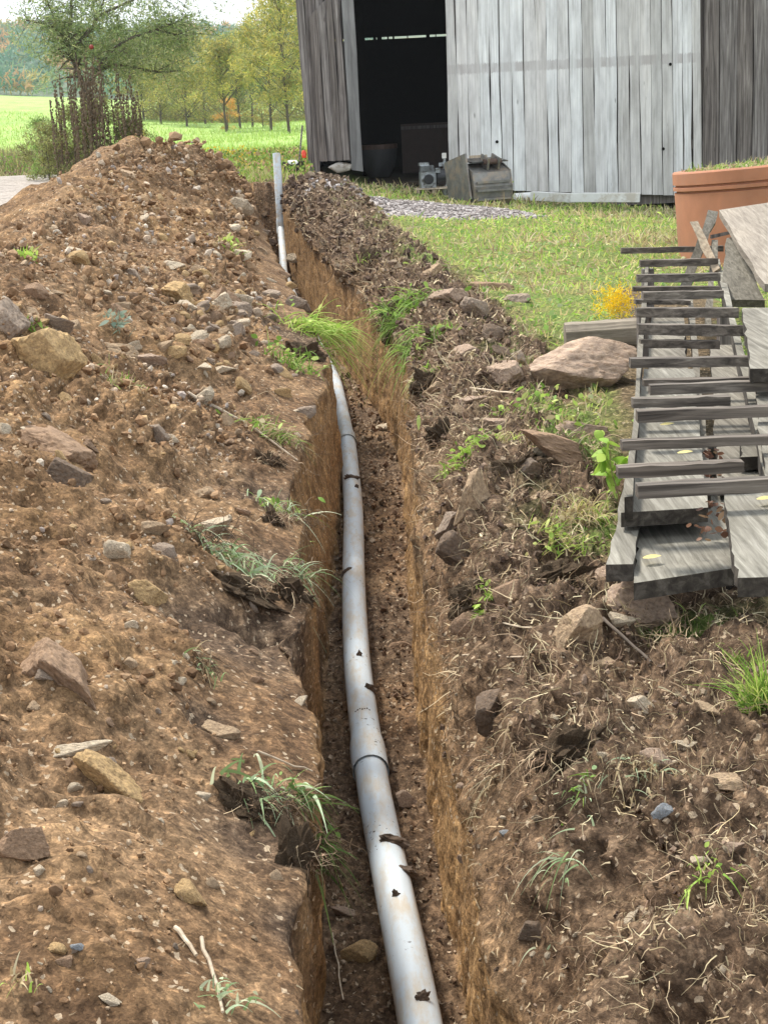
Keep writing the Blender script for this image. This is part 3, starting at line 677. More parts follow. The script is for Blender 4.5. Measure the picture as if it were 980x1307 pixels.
# a lighter solid for the many small ones
V0o = np.array([[1, 0, 0], [-1, 0, 0], [0, 1, 0], [0, -1, 0], [0, 0, 1], [0, 0, -1], [.6, .6, .6], [-.6, -.6, .6]]) 
BRNS = [(.27, .165, .09), (.33, .21, .12), (.22, .13, .07), (.36, .24, .14), (.28, .17, .09), (.40, .29, .19)]
def heapw(i, j): return (1 - .9 * np.clip(sod[i, j] * 2, 0, 1)) * np.where(P[i, j, 2] > toeZ[i] + .05, 1, 0) * np.where(P[i, j, 0] > RX[i] - .3, 1, .1)
rubbleN = fbm(P * 1.3, 2, 91)
scatter('soil_crumbs', 'heap', 40000, .7, 3.4, shard=True, palette= BRNS, cr=(.1, 1), w=lambda i, j: heapw(i, j) * np.clip(.5 + rubbleN[i, j], .1, 1))
scatter('rubble', 'heap', 13000, 1.8, 7.5, BRNS + [(.46, .35, .25), (.36, .30, .26), (.5, .42, .33), (.44, .30, .16)], rr=(.42, .93), cr=(.1, .98), w=lambda i, j: heapw(i, j) * np.clip(.35 + rubbleN[i, j] * 1.2, .05, 1), power=3.2)
scatter('rubble', 'heap', 1800, 1.5, 7, BRNS + [(.42, .32, .22), (.36, .28, .21)], rr=(.05, .5), cr=(.1, .98), w=heapw, power=3.5)
scatter('soil_clods', 'heap', 9000, 1.5, 11, BRNS[:3] + [(.19, .115, .065)], cr=(.1, 1), w=lambda i, j: heapw(i, j) * np.clip(.4 + big[i, j], .05, 1), power=2.6, sink=.42)
scatter('soil_crumbs', 'bank', 15000, 1, 5.0, shard=True, palette= [(.12, .08, .055), (.17, .12, .08), (.09, .06, .045), (.20, .14, .10), (.30, .23, .16)], cr=(0, .8), power=2.6, w=lambda i, j: np.where((ROWS[i] < 7) & (GX[i, j] < I1x[i] - .06), .22, 1))
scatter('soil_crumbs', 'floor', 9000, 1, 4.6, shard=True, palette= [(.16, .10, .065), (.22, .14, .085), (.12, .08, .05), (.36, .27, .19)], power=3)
scatter('soil_crumbs', 'wallR', 160, .8, 2.6, [(.28, .17, .09), (.2, .12, .07), (.34, .22, .11)], power=3)
scatter('soil_crumbs', 'wallL', 250, .8, 2.6, [(.28, .17, .09), (.34, .22, .11)], power=3)

# ------------------------------------------------------------------ drain pipe
def smoothpath(pts, n):
    p = np.array(pts, float); s = np.concatenate([[0], np.cumsum(np.linalg.norm(np.diff(p, axis=0), axis=1))]); u = np.linspace(0, s[-1], n)
    q = np.stack([np.interp(u, s, p[:, k]) for k in range(3)], 1)
    for _ in range(max(2, n // 12)): q[1:-1] = (q[:-2] + 2 * q[1:-1] + q[2:]) / 4
    return q
PIPE = m_pipe(); MUDM = m_plain('wet_mud', (.085, .055, .035), .9, var=.7, sc=30, bs=.8)
PR = .058
bend = ony(363, 338, 23.0); pt = [(.16, .6, -.67), (.10, 2, -.67), (.03, 3.36, -.67), (-.09, 4.8, -.67), (-.15, 6, -.67), (-.17, 7.05, -.67), (-.18, 8.57, -.67), (-.23, 10.36, -.67), (-.37, 12.88, -.65),
      (-.55, 14.6, -.64), (-.92, 18, -.62), (-1.28, 21.8, -.58)]
low = ony(361, 322, 23.6); elb = ony(358.5, 288, 24.1); topp = ony(353, 196, 24.4)
def pipe_part(name, pts, n, r0=PR, par=None, bell=None):
    q = smoothpath(pts, n); r = np.full(n, r0)
    mb = MB().tube(q, r, 28, caps=False); me = mb.me(name, True); return link(name, me, PIPE, par)
dp = thing('drain_pipe', 'grey plastic drain pipe lying along the trench with joined sections', 'pipe', (0, 0, 0))
a1 = [p for p in pt if p[1] < 4.9] + [(-.097, 4.95, -.67)]; a2 = [(-.097, 4.93, -.67)] + [p for p in pt if 5 < p[1] < 10.3] + [(-.235, 10.5, -.67)]; a3 = [(-.235, 10.45, -.67)] + [p for p in pt if p[1] > 11] + [tuple(low), tuple(elb)]
full = smoothpath(pt + [tuple(low), tuple(elb)], 400)
def pipeat(Yq): k = int(np.argmin(abs(full[:, 1] - Yq))); return full[k]
def seg(y0, y1, n):
    Ys = np.linspace(y0, y1, n); return np.stack([np.interp(Ys, full[:, 1], full[:, 0]), Ys, np.interp(Ys, full[:, 1], full[:, 2])], 1)
for (y0, y1, n) in ((.6, 4.97, 60), (4.92, 10.5, 60), (10.42, 24.1, 120)):
    mb = MB().tube(seg(y0, y1, n), PR, 32, caps=False); link('pipe_section', mb.me('pipe_section', True), PIPE, dp)
rz_ = np.linspace(elb, topp, 12); mb = MB().tube(rz_, .062, 24, caps=False).tube(rz_[::-1], .054, 24, caps=False)
link('pipe_riser', mb.me('pipe_riser', True), PIPE, dp)
for (y0, y1) in ((4.9, 5.22), (10.42, 10.75)):
    q = seg(y0, y1, 12); r = np.array([.066, .0665, .0665, .0665, .066, .066, .066, .0655, .064, .061, .059, .0575])
    mb = MB().tube(q, r, 32, caps=False).tube(q[:2] + (q[1] - q[0]) * .02, [.0655, .0585], 32, caps=False); link('pipe_collar', mb.me('pipe_collar', True), PIPE, dp)
q = np.linspace(elb - np.array([.004, .06, .12]), elb + np.array([0, .02, .12]), 8); link('pipe_collar', MB().tube(q, [.066, .068, .068, .068, .068, .068, .067, .064], 24, False).me('pipe_collar', True), PIPE, dp)
def mudclod(Yq, side, w, label, seed):
    c = pipeat(Yq); V, F = rock_verts(3, seed, 16, rough=.2); V = V * (1 + .35 * fbm(V * 3 + seed, 3, seed)[:, None])
    a = side; p = c + np.array([math.sin(a) * PR, 0, math.cos(a) * PR])
    me = npmesh('mud_clod', V * np.array([w * 1.25, w * .8, .02]), F, False); me.materials.append(MUDM)
    o = link('mud_clod', me, label=label, cat='mud clod', group='mud clods on the drain pipe'); o.location = p; o.rotation_euler = (0, a, .2)
mudclod(9.15, .15, .045, 'dark mud clod farthest up the pipe beyond a tiny crumb', 1); mudclod(8.9, .5, .014, 'tiny mud crumb on the pipe just below the farthest clod', 2)
mudclod(7.2, -.7, .03, 'mud clod on the left flank of the pipe at mid length', 3); mudclod(5.6, .7, .026, 'mud clod on the right flank just above the nearest collar', 4)
mudclod(5.95, .1, .012, 'small mud crumb above the clod by the nearest collar', 5)
mudclod(4.25, .25, .045, 'ragged mud clod lying across the pipe below the nearest collar', 6); mudclod(4.1, .8, .035, 'mud streak on the right side of the pipe under the ragged clod', 7)
mudclod(3.95, -.1, .011, 'tiny crumb on top of the pipe below the ragged clod', 8); mudclod(3.37, .15, .018, 'mud crumb on the pipe at the bottom edge', 9)

# ------------------------------------------------------------------ blades, fibres, leaves
def blades(p, d, Ln, W, droop, col, seg=4, wig=0.0, tip=.15, side=None, leaf=False):
    n = len(p); t = np.linspace(0, 1, seg + 1); d = d / (np.linalg.norm(d, axis=1)[:, None] + 1e-9)
    if side is None:
        side = np.cross(d, rng.normal(size=(n, 3)));
        side /= np.linalg.norm(side, axis=1)[:, None] + 1e-9
    Q = p[:, None] + d[:, None] * (Ln[:, None] * t)[..., None]
    Q[..., 2] -= (droop * Ln)[:, None] * t ** 2
    if wig:
        ph = rng.random((n, 1, 3)) * 6; Q = Q + wig * (Ln[:, None] * t * .5)[..., None] * np.sin(ph + (t * 5)[None, :, None] * rng.uniform(.5, 1.6, (n, 1, 3)))
    wv = np.sin(np.pi * (t * .86 + .1)) if leaf else (1 - (1 - tip) * t)
    s = side[:, None] * (W[:, None] * wv / 2)[..., None]
    V = np.stack([Q - s, Q + s], 2).reshape(n, -1, 3); m_ = 2 * (seg + 1)
    k = np.arange(seg) * 2; F1 = np.stack([k, k + 1, k + 3, k + 2], 1)
    F = (F1[None] + (np.arange(n) * m_)[:, None, None]).reshape(-1, 4)
    return V.reshape(-1, 3), F, np.repeat(col, m_, 0)
def pal(palette, n, j=.2):
    c = np.array(palette)[rng.integers(0, len(palette), n)]; return c * rng.uniform(1 - j, 1 + j, (n, 1))
def blade_obj(name, sets, mat, **kw):
    V = []; F = []; C_ = []; o = 0
    for v, f, c in sets: V.append(v); F.append(f + o); C_.append(c); o += len(v)
    return link(name, npmesh(name, np.concatenate(V), np.concatenate(F), False, cols={'col': np.concatenate(C_)}), mat, **kw)
GR = [(.16, .27, .045), (.22, .36, .06), (.30, .44, .09), (.13, .22, .04), (.38, .47, .13)]
GRL = [(.36, .52, .09), (.46, .60, .13), (.26, .42, .07), (.52, .56, .17), (.58, .52, .22), (.56, .44, .24)]
STRAW = [(.55, .45, .27), (.44, .34, .19), (.62, .54, .34), (.34, .25, .14)]
ROOTC = [(.36, .24, .15), (.25, .165, .10), (.46, .33, .21), (.16, .10, .065), (.52, .40, .25)]
LITTER = [(.30, .22, .13), (.40, .30, .18), (.20, .13, .08), (.50, .40, .25)]
def tilt(n, up=1.0, sp=.5, base=(0, 0, 1)):
    d = rng.normal(size=(n, 3)) * sp; d = d + np.array(base) * up; return d
# lawn, sampled evenly over the picture so it thickens with nearness
def sample(k, n, cond):
    a, b = rangesC[k]; i = rng.integers(14, nr - 2, n); j = rng.integers(a, b - 1, n); u = rng.random((n, 1)); v = rng.random((n, 1))
    q = Pd[i, j] * (1 - u) + Pd[np.minimum(i + 1, nr - 1), j] * u; q = q + (Pd[i, j + 1] - Pd[i, j]) * v
    kp = cond(q[:, 0], q[:, 1], i, j); return q[kp], i[kp], j[kp]
gravel_c = (.75, 21.6)
def not_gravel(x, y): return ((x - gravel_c[0]) / 1.6) ** 2 + ((y - gravel_c[1]) / 1.9) ** 2 > 1
p, i_, j_ = sample('ground_right', 110000, lambda x, y, i, j: (x < 9) & (y > 4.6) & (y < 27) & not_gravel(x, y) & ((y > 6.4) | (x > 1.9)) & ((np.abs(x - (1.0 + (y - 4.4) * .175)) > .38) | (y > 12)))
n = len(p); pn = fbm(p * .9, 3, 7); Ln = rng.uniform(.035, .11, n) * (1 + .6 * np.clip(pn, -.6, 1)) * np.clip(p[:, 1] / 12, .7, 1.6)
col = np.where((pn + rng.normal(size=n) * .35 > .28)[:, None], pal(STRAW + [(.55, .55, .2)], n), pal(GRL, n)) * np.clip(1 + .25 * fbm(p * 2.5, 2, 9), .6, 1.4)[:, None]
blade_obj('lawn_grass', [blades(p, tilt(n, 1, .55), Ln, .005 + .0008 * p[:, 1], rng.uniform(.1, .6, n), col, 2)], GRASS, kind='stuff')
p, i_, j_ = sample('ground_right', 9000, lambda x, y, i, j: (x < 9) & ((y > 6.4) | (x > 1.9)) & ((np.abs(x - (1.0 + (y - 4.4) * .175)) > .38) | (y > 12)) & (y < 27) & not_gravel(x, y))
n = len(p); blade_obj('clover_and_weed_leaves', [blades(p + [0, 0, .02], tilt(n, .8, .8), rng.uniform(.03, .06, n), rng.uniform(.02, .045, n), rng.uniform(0, .5, n), pal([(.15, .28, .06), (.22, .36, .09), (.33, .44, .16), (.42, .46, .26)], n), 2, leaf=True)], LEAF, kind='stuff')
# fringe of grass on the outer bank
p, i_, j_ = sample('bank', 26000, lambda x, y, i, j: (y > 3.5) & (y < 25) & (SC[i, j, 2] + (x > I2x[i]) * .35 * (y > 5) > .3 + .3 * rng.random(len(x))))
n = len(p); blade_obj('bank_grass', [blades(p, tilt(n, 1, .7), rng.uniform(.03, .10, n), .004 + .0005 * p[:, 1], rng.uniform(.3, 1, n), np.where(rng.random((n, 1)) < .35, pal(STRAW, n), pal(GR, n)), 3)], GRASS, kind='stuff')
# roots, straw and dead leaves in the bank
def fibre(name, k, N_, cond, Lr, Wr, palette, sp=.8, wig=.35, droop=(0, .8), seg=6, lift=.01):
    p, i_, j_ = sample(k, N_, cond); n = len(p); nn = NR[i_, j_]; d = nn * .5 + rng.normal(size=(n, 3)) * sp
    sc = np.clip(p[:, 1] / 5, .6, 2.5)
    blade_obj(name, [blades(p + nn * lift, d, rng.uniform(*Lr, n) * sc, rng.uniform(*Wr, n) * sc, rng.uniform(*droop, n), pal(palette, n), seg, wig)], FIBRE, kind='stuff')
fibre('roots', 'bank', 10000, lambda x, y, i, j: (y > 1.5) & (y < 8) & (x > lipR[i] + .02) & (rng.random(len(x)) < np.clip(.5 + big[i, j], .15, 1)), (.04, .17), (.0016, .0042), ROOTC, .7, .45)
fibre('roots', 'bank', 2600, lambda x, y, i, j: (y > 7) & (y < 24), (.03, .09), (.002, .004), ROOTC, .8, .4)
fibre('dry_litter', 'bank', 13000, lambda x, y, i, j: (y > 1.5) & (y < 25), (.015, .05), (.003, .009), LITTER, .9, .2, (0, .3), 2)
fibre('straw', 'bank', 800, lambda x, y, i, j: (y > 1.8) & (y < 9) & (x > I1x[i] - .1), (.08, .22), (.002, .005), STRAW, .8, .25, (.1, .7), 8, .02)
fibre('straw', 'bank', 15000, lambda x, y, i, j: (y > 1.7) & (y < 5.6) & (x > I1x[i] - .08) & (x < 1.3) & (rng.random(len(x)) < np.clip(.4 + 1.1 * mid[i, j], .1, 1)), (.05, .17), (.0024, .0052), STRAW + ROOTC[2:], .9, .35, (0, .5), 6, .015)
fibre('roots', 'wallR', 420, lambda x, y, i, j: (y > 2) & (y < 14) & (P[i, j, 2] > -.35), (.03, .10), (.001, .0022), ROOTC, .5, .5, (.3, 1.2))
fibre('roots', 'heap', 900, lambda x, y, i, j: (y > 2) & (y < 16) & (x > lipL[i] - .28), (.03, .11), (.001, .0025), ROOTC, .6, .5, (.2, 1.2))
fibre('dry_litter', 'heap', 2600, lambda x, y, i, j: (y > 1.5) & (y < 20) & (x > RX[i]) & (rng.random(len(x)) < np.clip(.3 + big[i, j], .05, 1)), (.01, .035), (.002, .006), LITTER + ROOTC, .9, .2, (0, .3), 2)

HANG = []
def turf(px, py, w, h, ang, label, seed):
    V, F = rock_verts(4, seed, 24, rough=.3); V = V * (1 + .30 * fbm(V * 5, 4, seed)[:, None]); me = npmesh('turf_lump', V, F, False, cols={'soil': np.tile((0., .95, .0), (len(V), 1))}); o = link('turf_lump', me, SOILW, label=label, cat='turf lump', group='lumps of dark turf hanging over the trench')
    place_rock(o, px, py, w, h, ang, .7)
    r = hit(px, py); s_ = depth(r[0]) / FPX; n = 120; b = np.array(r[0]) + rng.normal(size=(n, 3)) * [w * s_ * .3, w * s_ * .15, .01] + np.array(r[1]) * .02
    ex = blades(b, tilt(n, -.3, .7) + np.array(r[1]) * .6, rng.uniform(.02, .09, n) * (1 + s_ * 100), np.full(n, .0015) + s_ * .45, rng.uniform(.3, 1, n), pal(ROOTC, n), 5, .5)
    HANG.append(ex)
SOILW = MUDT = m_plain('dark_rooty_turf', (.12, .085, .055), .95, var=.9, sc=45, dirt=(.05, .035, .024), bs=1.0)
turf(300, 752, 120, 34, 22, 'dark rooty turf lump under the long pale grass blades', 301); turf(368, 760, 50, 40, 40, 'small turf lump at the lip right of the long pale blades', 302)
turf(325, 1030, 95, 50, 38, 'dark turf lump under the broad bright blades', 303); turf(378, 1100, 46, 90, 8, 'crumbling turf lump hanging in the trench near the bottom', 304)
turf(388, 452, 60, 34, 30, 'turf lump under the thick bright green tuft', 305); turf(345, 590, 50, 30, 40, 'turf lump above the left trench wall', 306); turf(352, 668, 44, 26, 40, 'turf lump with dangling roots at the lip', 307)
turf(655, 600, 90, 60, -30, 'large root-bound turf lump on the right bank', 308); turf(505, 405, 60, 44, -40, 'turf lump with green grass on the right bank', 309); turf(690, 745, 110, 40, -20, 'flat turf lump before the plank pile corner', 310)
turf(545, 492, 40, 40, -60, 'turf lump hanging at the right trench lip above pale stone', 311); turf(565, 560, 40, 40, -60, 'turf lump at the right lip beside the fern-like sprig', 312); turf(470, 335, 50, 34, -45, 'dark turf lump on the far right bank', 313); turf(600, 770, 60, 50, -50, 'turf lump overhanging below the dark undercut stone', 314); turf(720, 960, 110, 50, -30, 'matted turf lump across the root mat', 315)
blade_obj('hanging_roots', HANG, FIBRE, kind='stuff')
TUFTS = 'grass and weed tufts on the dug earth'
def tuft(px, py, wpx, hpx, n, label, palette=GR, hang=.9, up=.35, wid=1.0, name='grass_tuft', cat='grass tuft', out=None, roots=0, Lk=1.0, leaf=0):
    n = int(n * 1.5); roots = int(roots * 1.4); r = hit(px, py); p0, nn, _ = r; Z = depth(p0); s = Z / FPX; c = np.array(p0); X_ = np.array(VIEWX)
    base = c + rng.normal(size=(n, 3)) * np.array([wpx * s * .28, wpx * s * .18, .02]); base[:, 2] = [gz(b[0], b[1]) + .015 if abs(gz(b[0], b[1]) - c[2]) < .25 else c[2] for b in base]
    d = tilt(n, up, .5) + np.array(nn) * .5 + (np.array(out) if out else 0)
    n = n; Ln = rng.uniform(.5, 1.35, n) * hpx * s * Lk; sets = [blades(base, d, Ln, np.full(n, .0034 * wid) + s * .9, rng.uniform(.3, 1, n) * hang, pal(palette, n), 6)]
    if roots: sets.append(blades(base[:1] + rng.normal(size=(roots, 3)) * np.array([wpx * s * .3, .02, .02]), tilt(roots, -.6, .6) + np.array(nn) * .4, rng.uniform(.5, 1.1, roots) * hpx * s, np.full(roots, .0016) + s * .4, np.full(roots, .6), pal([(.06, .04, .025), (.12, .08, .05), (.22, .15, .09)], roots), 6, .5))
    if leaf: sets.append(blades(base[rng.integers(0, n, leaf)] + rng.normal(size=(leaf, 3)) * wpx * s * .22 * np.array([1, .6, .5]) + [0, 0, hpx * s * .25], tilt(leaf, .5, .8), rng.uniform(.6, 1.2, leaf) * 11 * s, rng.uniform(.6, 1, leaf) * 7 * s, rng.uniform(0, .6, leaf), pal(palette, leaf), 3, leaf=True))
    return blade_obj(name, sets, GRASS, label=label, cat=cat, group=TUFTS) if n < 200 and leaf < 120 else blade_obj(name, sets, GRASS, label=label, cat=cat, group=TUFTS, kind='stuff')
SIL = [(.42, .52, .32), (.30, .42, .20), (.55, .58, .38), (.24, .34, .13)]
tuft(300, 722, 110, 62, 60, 'long pale grass blades hanging from turf in mid slope', SIL, 1.3, .2, 1.6, out=(.3, -.3, 0), roots=160)
tuft(375, 735, 50, 50, 26, 'thin grass hanging over the trench beside the long pale blades', SIL, 1.3, .2, 1.0, out=(.5, -.2, 0), roots=60)
tuft(335, 1015, 90, 62, 34, 'broad bright blades on dark turf low by the trench', SIL, 1.1, .3, 2.4, out=(.2, -.3, 0), roots=240)
tuft(392, 1078, 50, 55, 40, 'dark green grass hanging into the trench below the broad bright blades', [(.08, .14, .03), (.13, .2, .05), (.2, .28, .08)], 1.2, .3, 1.6, out=(.5, -.2, 0), roots=170, leaf=25)
tuft(262, 858, 36, 34, 16, 'small dry tuft between the pale blades and the broad bright blades', SIL + STRAW, 1.0, .4, 1.0, roots=50)
tuft(402, 425, 66, 62, 190, 'thick bright green tuft flopping over the trench lip', GRL[:4], 1.2, .4, 1.2, out=(.5, -.4, 0), roots=60, leaf=20)
tuft(372, 470, 60, 40, 60, 'green weeds left of the thick bright tuft', GR, .8, .5, 1.0, leaf=40, cat='weed', name='weed')
tuft(345, 560, 60, 50, 60, 'straggling green grass above the left trench wall', GR + STRAW, 1.1, .4, 1.0, roots=70, leaf=24)
tuft(355, 655, 60, 46, 36, 'sparse grass and roots at the lip above the hanging blades', SIL + GR, 1.1, .3, 1.0, roots=100, leaf=8)
tuft(160, 492, 60, 26, 40, 'small grassy strip beside the upright golden clay lump', GR + STRAW, .8, .6)
tuft(45, 424, 20, 16, 26, 'tiny bright green tuft at the left of the heap', GR[:3], .5, .8, leaf=8)
tuft(37, 332, 28, 22, 10, 'small yellow green seedling high on the heap', GRL[:4], .5, .8, leaf=26, name='weed', cat='weed')
tuft(148, 415, 26, 18, 12, 'bluish weed in the middle of the rubble', [(.20, .27, .20), (.28, .34, .26)], .4, .8, leaf=26, name='weed', cat='weed')
tuft(290, 320, 32, 22, 26, 'yellow green weed on the far slope of the heap', GRL[:4], .5, .8, leaf=16, name='weed', cat='weed')
tuft(285, 1282, 70, 40, 14, 'wilted green plant at the bottom edge of the heap', SIL, 1.0, .5, 1.6, leaf=14, name='weed', cat='weed')
tuft(20, 1262, 60, 36, 14, 'yellowish straw wisp at the bottom left corner', STRAW + GRL[:2], .8, .4, 1.2)
tuft(520, 395, 60, 40, 150, 'green tuft on the right bank nearest the barn side', GR, 1.1, .5, 1.0, out=(-.2, -.3, 0), leaf=30)
tuft(528, 445, 30, 50, 90, 'hanging green strands below the green tuft on the right bank', GR, 1.4, .2, 1.0, out=(-.3, -.3, 0))
tuft(596, 590, 40, 30, 40, 'bright fern-like sprig hanging from the bank over upright stone', GRL[:3], .7, .5, leaf=60, name='weed', cat='weed')
tuft(618, 778, 30, 22, 12, 'small bright sprig in the dark roots', GRL[:3], .6, .6, leaf=26, name='weed', cat='weed')
tuft(640, 570, 50, 24, 60, 'yellowish dry grass on top of the root mat', STRAW + GRL, .6, .7)
tuft(740, 665, 70, 50, 150, 'straw yellow grass clump beside the plank pile', STRAW + GRL[2:], 1.0, .7, 1.0)
tuft(712, 700, 60, 34, 50, 'leafy yellow green weed at the foot of the straw clump', GRL, .6, .7, leaf=40, name='weed', cat='weed')
tuft(700, 535, 120, 20, 60, 'low green leaves in front of the largest flat rock', GR + GRL, .4, .6, leaf=150, name='weed', cat='weed')
tuft(470, 330, 40, 24, 40, 'thin grass on the dark turf of the far bank', GR + STRAW, .9, .6)
tuft(548, 480, 30, 34, 50, 'grass hanging at the right lip above the pale oval stone', GR + STRAW, 1.3, .3, out=(-.4, -.3, 0), roots=60)
tuft(820, 990, 90, 34, 60, 'dry grass laid flat around the upright pinkish stone', STRAW + SIL[:1], 1.0, .3, roots=60)
tuft(640, 985, 50, 40, 30, 'dry hanging grass on the upper bank wall', STRAW + ROOTC, 1.3, .1, out=(-.5, -.3, 0), roots=60)
tuft(560, 430, 50, 24, 60, 'grass between the trench and the tan rock', GR, .8, .7, leaf=20)
tuft(740, 1015, 40, 28, 14, 'green blades lying on the root mat', SIL + GR[:3], .7, .4, leaf=8)
tuft(720, 1105, 70, 60, 12, 'long grey green blades hanging down the bank wall', SIL, 1.2, -.1, 1.0, out=(-.5, -.4, 0))
tuft(972, 905, 40, 90, 130, 'tall green grass at the right edge', GRL[:4] + GR, .4, 1.0)
tuft(945, 850, 50, 26, 30, 'short grass in front of the dark gap under the planks', GR + STRAW, .5, .8)
tuft(900, 1120, 60, 40, 12, 'trailing green stem with leaves near the right edge', GRL[:3], 1.0, .2, leaf=10, name='weed', cat='weed')

# leafy stalk plant beside the rack
def stalk_plant(px, py, hpx, nst, nl, label, lp=GRL[:3], stem=(.30, .20, .12), lsz=20, name='leafy_weed', sp=.25, cat='plant'):
    r = hit(px, py); c = np.array(r[0]); s = depth(r[0]) / FPX; t_ = thing(name, label, cat, tuple(c))
    d = tilt(nst, 1, sp); L_ = rng.uniform(.7, 1, nst) * hpx * s
    V, F, C_ = blades(np.zeros((nst, 3)) + rng.normal(size=(nst, 3)) * [.03, .03, 0], d, L_, np.full(nst, .006), np.full(nst, .15), np.tile(stem, (nst, 1)), 6, .1)
    link('stem', npmesh('stem', V, F, cols={'col': C_}), FIBRE, t_)
    q = rng.integers(0, nst, nl); u = rng.uniform(.3, 1, nl); dn = d / np.linalg.norm(d, axis=1)[:, None]
    b = dn[q] * (L_[q] * u)[:, None]; b[:, 2] -= .15 * L_[q] * u ** 2
    V, F, C_ = blades(b, tilt(nl, .4, .9), rng.uniform(.6, 1.2, nl) * lsz * s, rng.uniform(.4, .6, nl) * lsz * s, rng.uniform(0, .7, nl), pal(lp, nl), 4, leaf=True)
    link('leaf', npmesh('leaf', V, F, cols={'col': C_}), LEAF, t_); return t_
stalk_plant(782, 640, 105, 5, 34, 'leafy green weed climbing beside the slatted rack', lsz=24)
stalk_plant(795, 735, 120, 2, 5, 'thin reddish bare stalk in front of the plank pile', stem=(.17, .09, .07), lsz=14, sp=.1)
stalk_plant(836, 318, 70, 2, 4, 'thin dead stalk standing on the lawn before the orange tub', stem=(.12, .09, .06), lsz=8, sp=.06)
stalk_plant(715, 248, 36, 4, 16, 'spindly weed at the foot of the pale barn door', lsz=7)
stalk_plant(640, 250, 26, 5, 22, 'small green weed between the digger bucket and white beam', lsz=6)
stalk_plant(838, 250, 60, 6, 20, 'dry tall weed near the right end of the white beam', lp=STRAW, lsz=6)
# yellow flowers by the timber block
r = hit(786, 414); c = np.array(r[0]); t_ = thing('goldenrod', 'bright yellow flower clump behind the old timber block', 'flowering plant', tuple(c))
n = 26; d = tilt(n, 1, .45); V, F, C_ = blades(np.zeros((n, 3)) + rng.normal(size=(n, 3)) * [.05, .03, 0], d, rng.uniform(.14, .28, n), np.full(n, .005), np.full(n, .2), pal(GR, n), 4); link('stem', npmesh('stem', V, F, cols={'col': C_}), FIBRE, t_)
n = 800; b = rng.normal(size=(n, 3)) * [.065, .05, .055] + [0, 0, .15]; V, F, C_ = blades(b, tilt(n, .6, .9), rng.uniform(.02, .045, n), rng.uniform(.014, .026, n), np.zeros(n), pal([(.85, .62, .02), (.75, .50, .01), (.9, .70, .05)], n), 1, leaf=True); link('flowers', npmesh('flowers', V, F, cols={'col': C_}), LEAF, t_, kind='stuff')
# sticks on the heap
def stick(a, b, r, label, mat=W_PALE, name='stick', lift=.012):
    A, B_ = np.array(hit(*a)[0]), np.array(hit(*b)[0]); q = np.linspace(A, B_, 7); q[:, 2] = np.linspace(A[2], B_[2], 7) + lift; q += rng.normal(size=q.shape) * .0015
    link(name, MB().tube(q, np.linspace(r, r * .7, 7), 7).me(name), mat, label=label, cat='stick', group='sticks and roots on the heap')
stick((226, 1190), (252, 1226), .005, 'short thick pale stick near the bottom of the heap'); stick((258, 1202), (286, 1300), .004, 'long thin pale stick near the bottom of the heap')
stick((240, 505), (318, 545), .009, 'thick pale root running down beside the clay lump'); stick((318, 545), (380, 590), .006, 'thin end of the pale root nearer the trench')
stick((330, 965), (400, 990), .003, 'yellow straw stem pointing over the trench edge'); stick((425, 1195), (438, 1280), .0025, 'thin pale root on the trench floor by the pipe')
stick((600, 498), (655, 505), .006, 'pale stick lying below the wedge of brown rock'); stick((575, 388), (598, 404), .009, 'short split pale stick between the tan rock and grey rock')
stick((590, 840), (720, 845), .003, 'long thin root crossing the bank below the sprig'); stick((640, 800), (725, 815), .003, 'reddish twig lying towards the angular tan stone')
stick((770, 795), (830, 850), .005, 'dark twig in front of the smooth rounded stone', BARK)

n = 2600; a_ = rng.random(n) * 6.283; r_ = np.sqrt(rng.random(n)) * 1.02; gx_ = .75 + np.cos(a_) * r_ * 1.75; gy_ = 21.6 + np.sin(a_) * r_ * 1.8
gp = np.array([[x, y, gz(x, y) + .055 * math.cos(min(1, q) * 1.5)] for x, y, q in zip(gx_, gy_, r_)]); V0, F0 = ICO[1]; sz = rng.uniform(.012, .034, (n, 1, 1)); V = V0[None] * (1 + rng.uniform(-.4, .2, (n, 12, 3))) * sz * [1, 1, .7] + gp[:, None]
link('gravel', npmesh('gravel', V.reshape(-1, 3), (F0[None] + (np.arange(n) * 12)[:, None, None]).reshape(-1, 3), cols={'col': np.repeat(pal([(.32, .28, .26), (.22, .19, .18), (.44, .40, .38), (.16, .14, .13)], n), 12, 0)}), CLOD, kind='stuff')

mb = MB()
for k in range(7):
    a_ = -.55 + k * .16; c = pipeat(5.33); mb.box(c + np.array([math.sin(a_) * (PR + .0006), .004 * (k % 3), math.cos(a_) * (PR + .0006)]), (.0055, .012 if k % 2 else .007, .0012), np.array(Matrix.Rotation(a_, 3, 'Y')))
link('print_mark', mb.me('print_mark'), MUDM, dp)

# ------------------------------------------------------------------ barn
YB = 27.0
def prism(name, quad, y0, th, mat, parent, nseg=5, wob=.006, smooth=False, yoff=None):
    """quad: world (x,z) bl, br, tr, tl; front face at y0, thickness th away from the viewer"""
    bl, br, tr, tl = [np.array(q, float) for q in quad]; V = []
    for k in range(nseg + 1):
        s = k / nseg; a = bl + (tl - bl) * s; b = br + (tr - br) * s
        e = rng.normal(size=2) * wob * (0 < k < nseg); yy = y0 + rng.normal() * .003
        for (x, z), dx in ((a, e[0]), (b, e[1])): V += [[x + dx, yy, z], [x + dx, yy + th, z]]
    F = []
    for k in range(nseg):
        o, u = 4 * k, 4 * k + 4
        F += [[o, o + 2, u + 2, u], [o + 1, u + 1, u + 3, o + 3], [o, u, u + 1, o + 1], [o + 2, o + 3, u + 3, u + 2]]
    F += [[0, 1, 3, 2], [4 * nseg, 4 * nseg + 2, 4 * nseg + 3, 4 * nseg + 1]]
    return link(name, npmesh(name, V, np.array(F), smooth), mat, parent)
